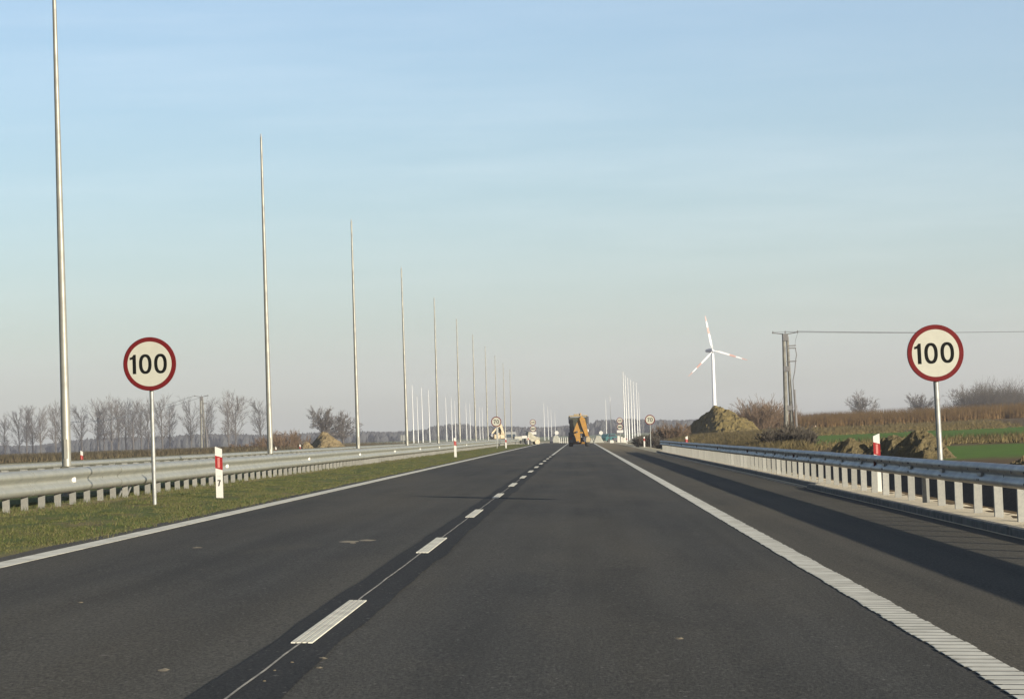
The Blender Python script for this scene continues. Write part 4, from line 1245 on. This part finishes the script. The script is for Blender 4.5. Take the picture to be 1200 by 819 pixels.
# ------------------------------------------------------------------ sky, sun, air
W = bpy.data.worlds.new('World'); S.world = W; W.use_nodes = True
nt = W.node_tree; bg = nt.nodes['Background']
sunv = Vector((3.03, -3.0, .90)).normalized()
elev = math.asin(sunv.z); az = math.atan2(sunv.x, sunv.y)
sky = nt.nodes.new('ShaderNodeTexSky'); sky.sky_type = 'NISHITA'; sky.sun_disc = False
sky.sun_elevation = elev; sky.sun_rotation = az; sky.altitude = 50
sky.air_density = 1.0; sky.dust_density = 1.0; sky.ozone_density = 3.2
tc = nt.nodes.new('ShaderNodeTexCoord')
# faint streaks of cirrus
mp = N(nt, 'ShaderNodeMapping'); mp.inputs['Scale'].default_value = (3.2, 3.2, 34); mp.inputs['Rotation'].default_value = (math.radians(2.5), math.radians(-4), 0)
L(nt, tc.outputs['Generated'], mp.inputs['Vector'])
cn = noise_node(nt, mp.outputs['Vector'], 2.2, 7, .6)
mp2 = N(nt, 'ShaderNodeMapping'); mp2.inputs['Scale'].default_value = (1.5, 1.5, 8)
L(nt, tc.outputs['Generated'], mp2.inputs['Vector'])
cb_ = noise_node(nt, mp2.outputs['Vector'], 2.0, 3, .5)
cf = math_n(nt, 'MULTIPLY', mapr(nt, cn, .40, .90, 0, .30), mapr(nt, cb_, .35, .65, .12, .45))
veil = mix_c(nt, .15, sky.outputs[0], (4.2, 4.2, 4.8))          # thin high cirrostratus
L(nt, mix_c(nt, cf, veil, (8.5, 8.5, 8.6)), bg.inputs['Color'])
bg.inputs['Strength'].default_value = .060

sl = bpy.data.lights.new('sun', 'SUN'); sl.energy = 5.0; sl.angle = math.radians(.5); sl.color = (1.0, .92, .78)
so = bpy.data.objects.new('sun', sl); C.objects.link(so)
so.rotation_euler = (-sunv).to_track_quat('-Z', 'Y').to_euler()

hz = MB(); hz.box((0, 2180, 62), (6300, 4700, 136))
hm = bpy.data.materials.new('haze'); hm.use_nodes = True
hn = hm.node_tree; hn.nodes.remove(hn.nodes['Principled BSDF'])
pv = hn.nodes.new('ShaderNodeVolumePrincipled'); pv.inputs['Color'].default_value = (.73, .725, .785, 1); pv.inputs['Density'].default_value = .00017; pv.inputs['Anisotropy'].default_value = .2
hn.links.new(pv.outputs[0], hn.nodes['Material Output'].inputs['Volume'])
HAZE = True
if HAZE: tag(hz.build('haze', hm), kind='stuff')

# ------------------------------------------------------------------ camera
cam = bpy.data.cameras.new('camera'); co = bpy.data.objects.new('camera', cam); C.objects.link(co); S.camera = co
cam.sensor_width = 36; cam.sensor_fit = 'HORIZONTAL'; cam.lens = F / 1200 * 36; cam.clip_end = 20000; cam.clip_start = .5
roll = math.radians(1.9)
fwd = Vector((CX - 600, -(CY - 409.5), -F)).normalized()            # world +Y seen in camera space
up = Vector((-math.sin(roll), math.cos(roll), 0)); up = (up - fwd * up.dot(fwd)).normalized()
right = fwd.cross(up)
Rm = Matrix((right, fwd, up))                                        # rows: world axes in camera space -> maps camera to world
co.matrix_world = Matrix.Translation((0, 0, 1.2)) @ Rm.to_4x4()

S.view_settings.view_transform = 'Standard'; S.view_settings.look = 'None'; S.view_settings.gamma = 1; S.view_settings.use_curve_mapping = False
S.view_settings.exposure = 1.55
S.cycles.max_bounces = 5; S.cycles.volume_bounces = 0; S.cycles.volume_max_steps = 64
S.render.film_transparent = False
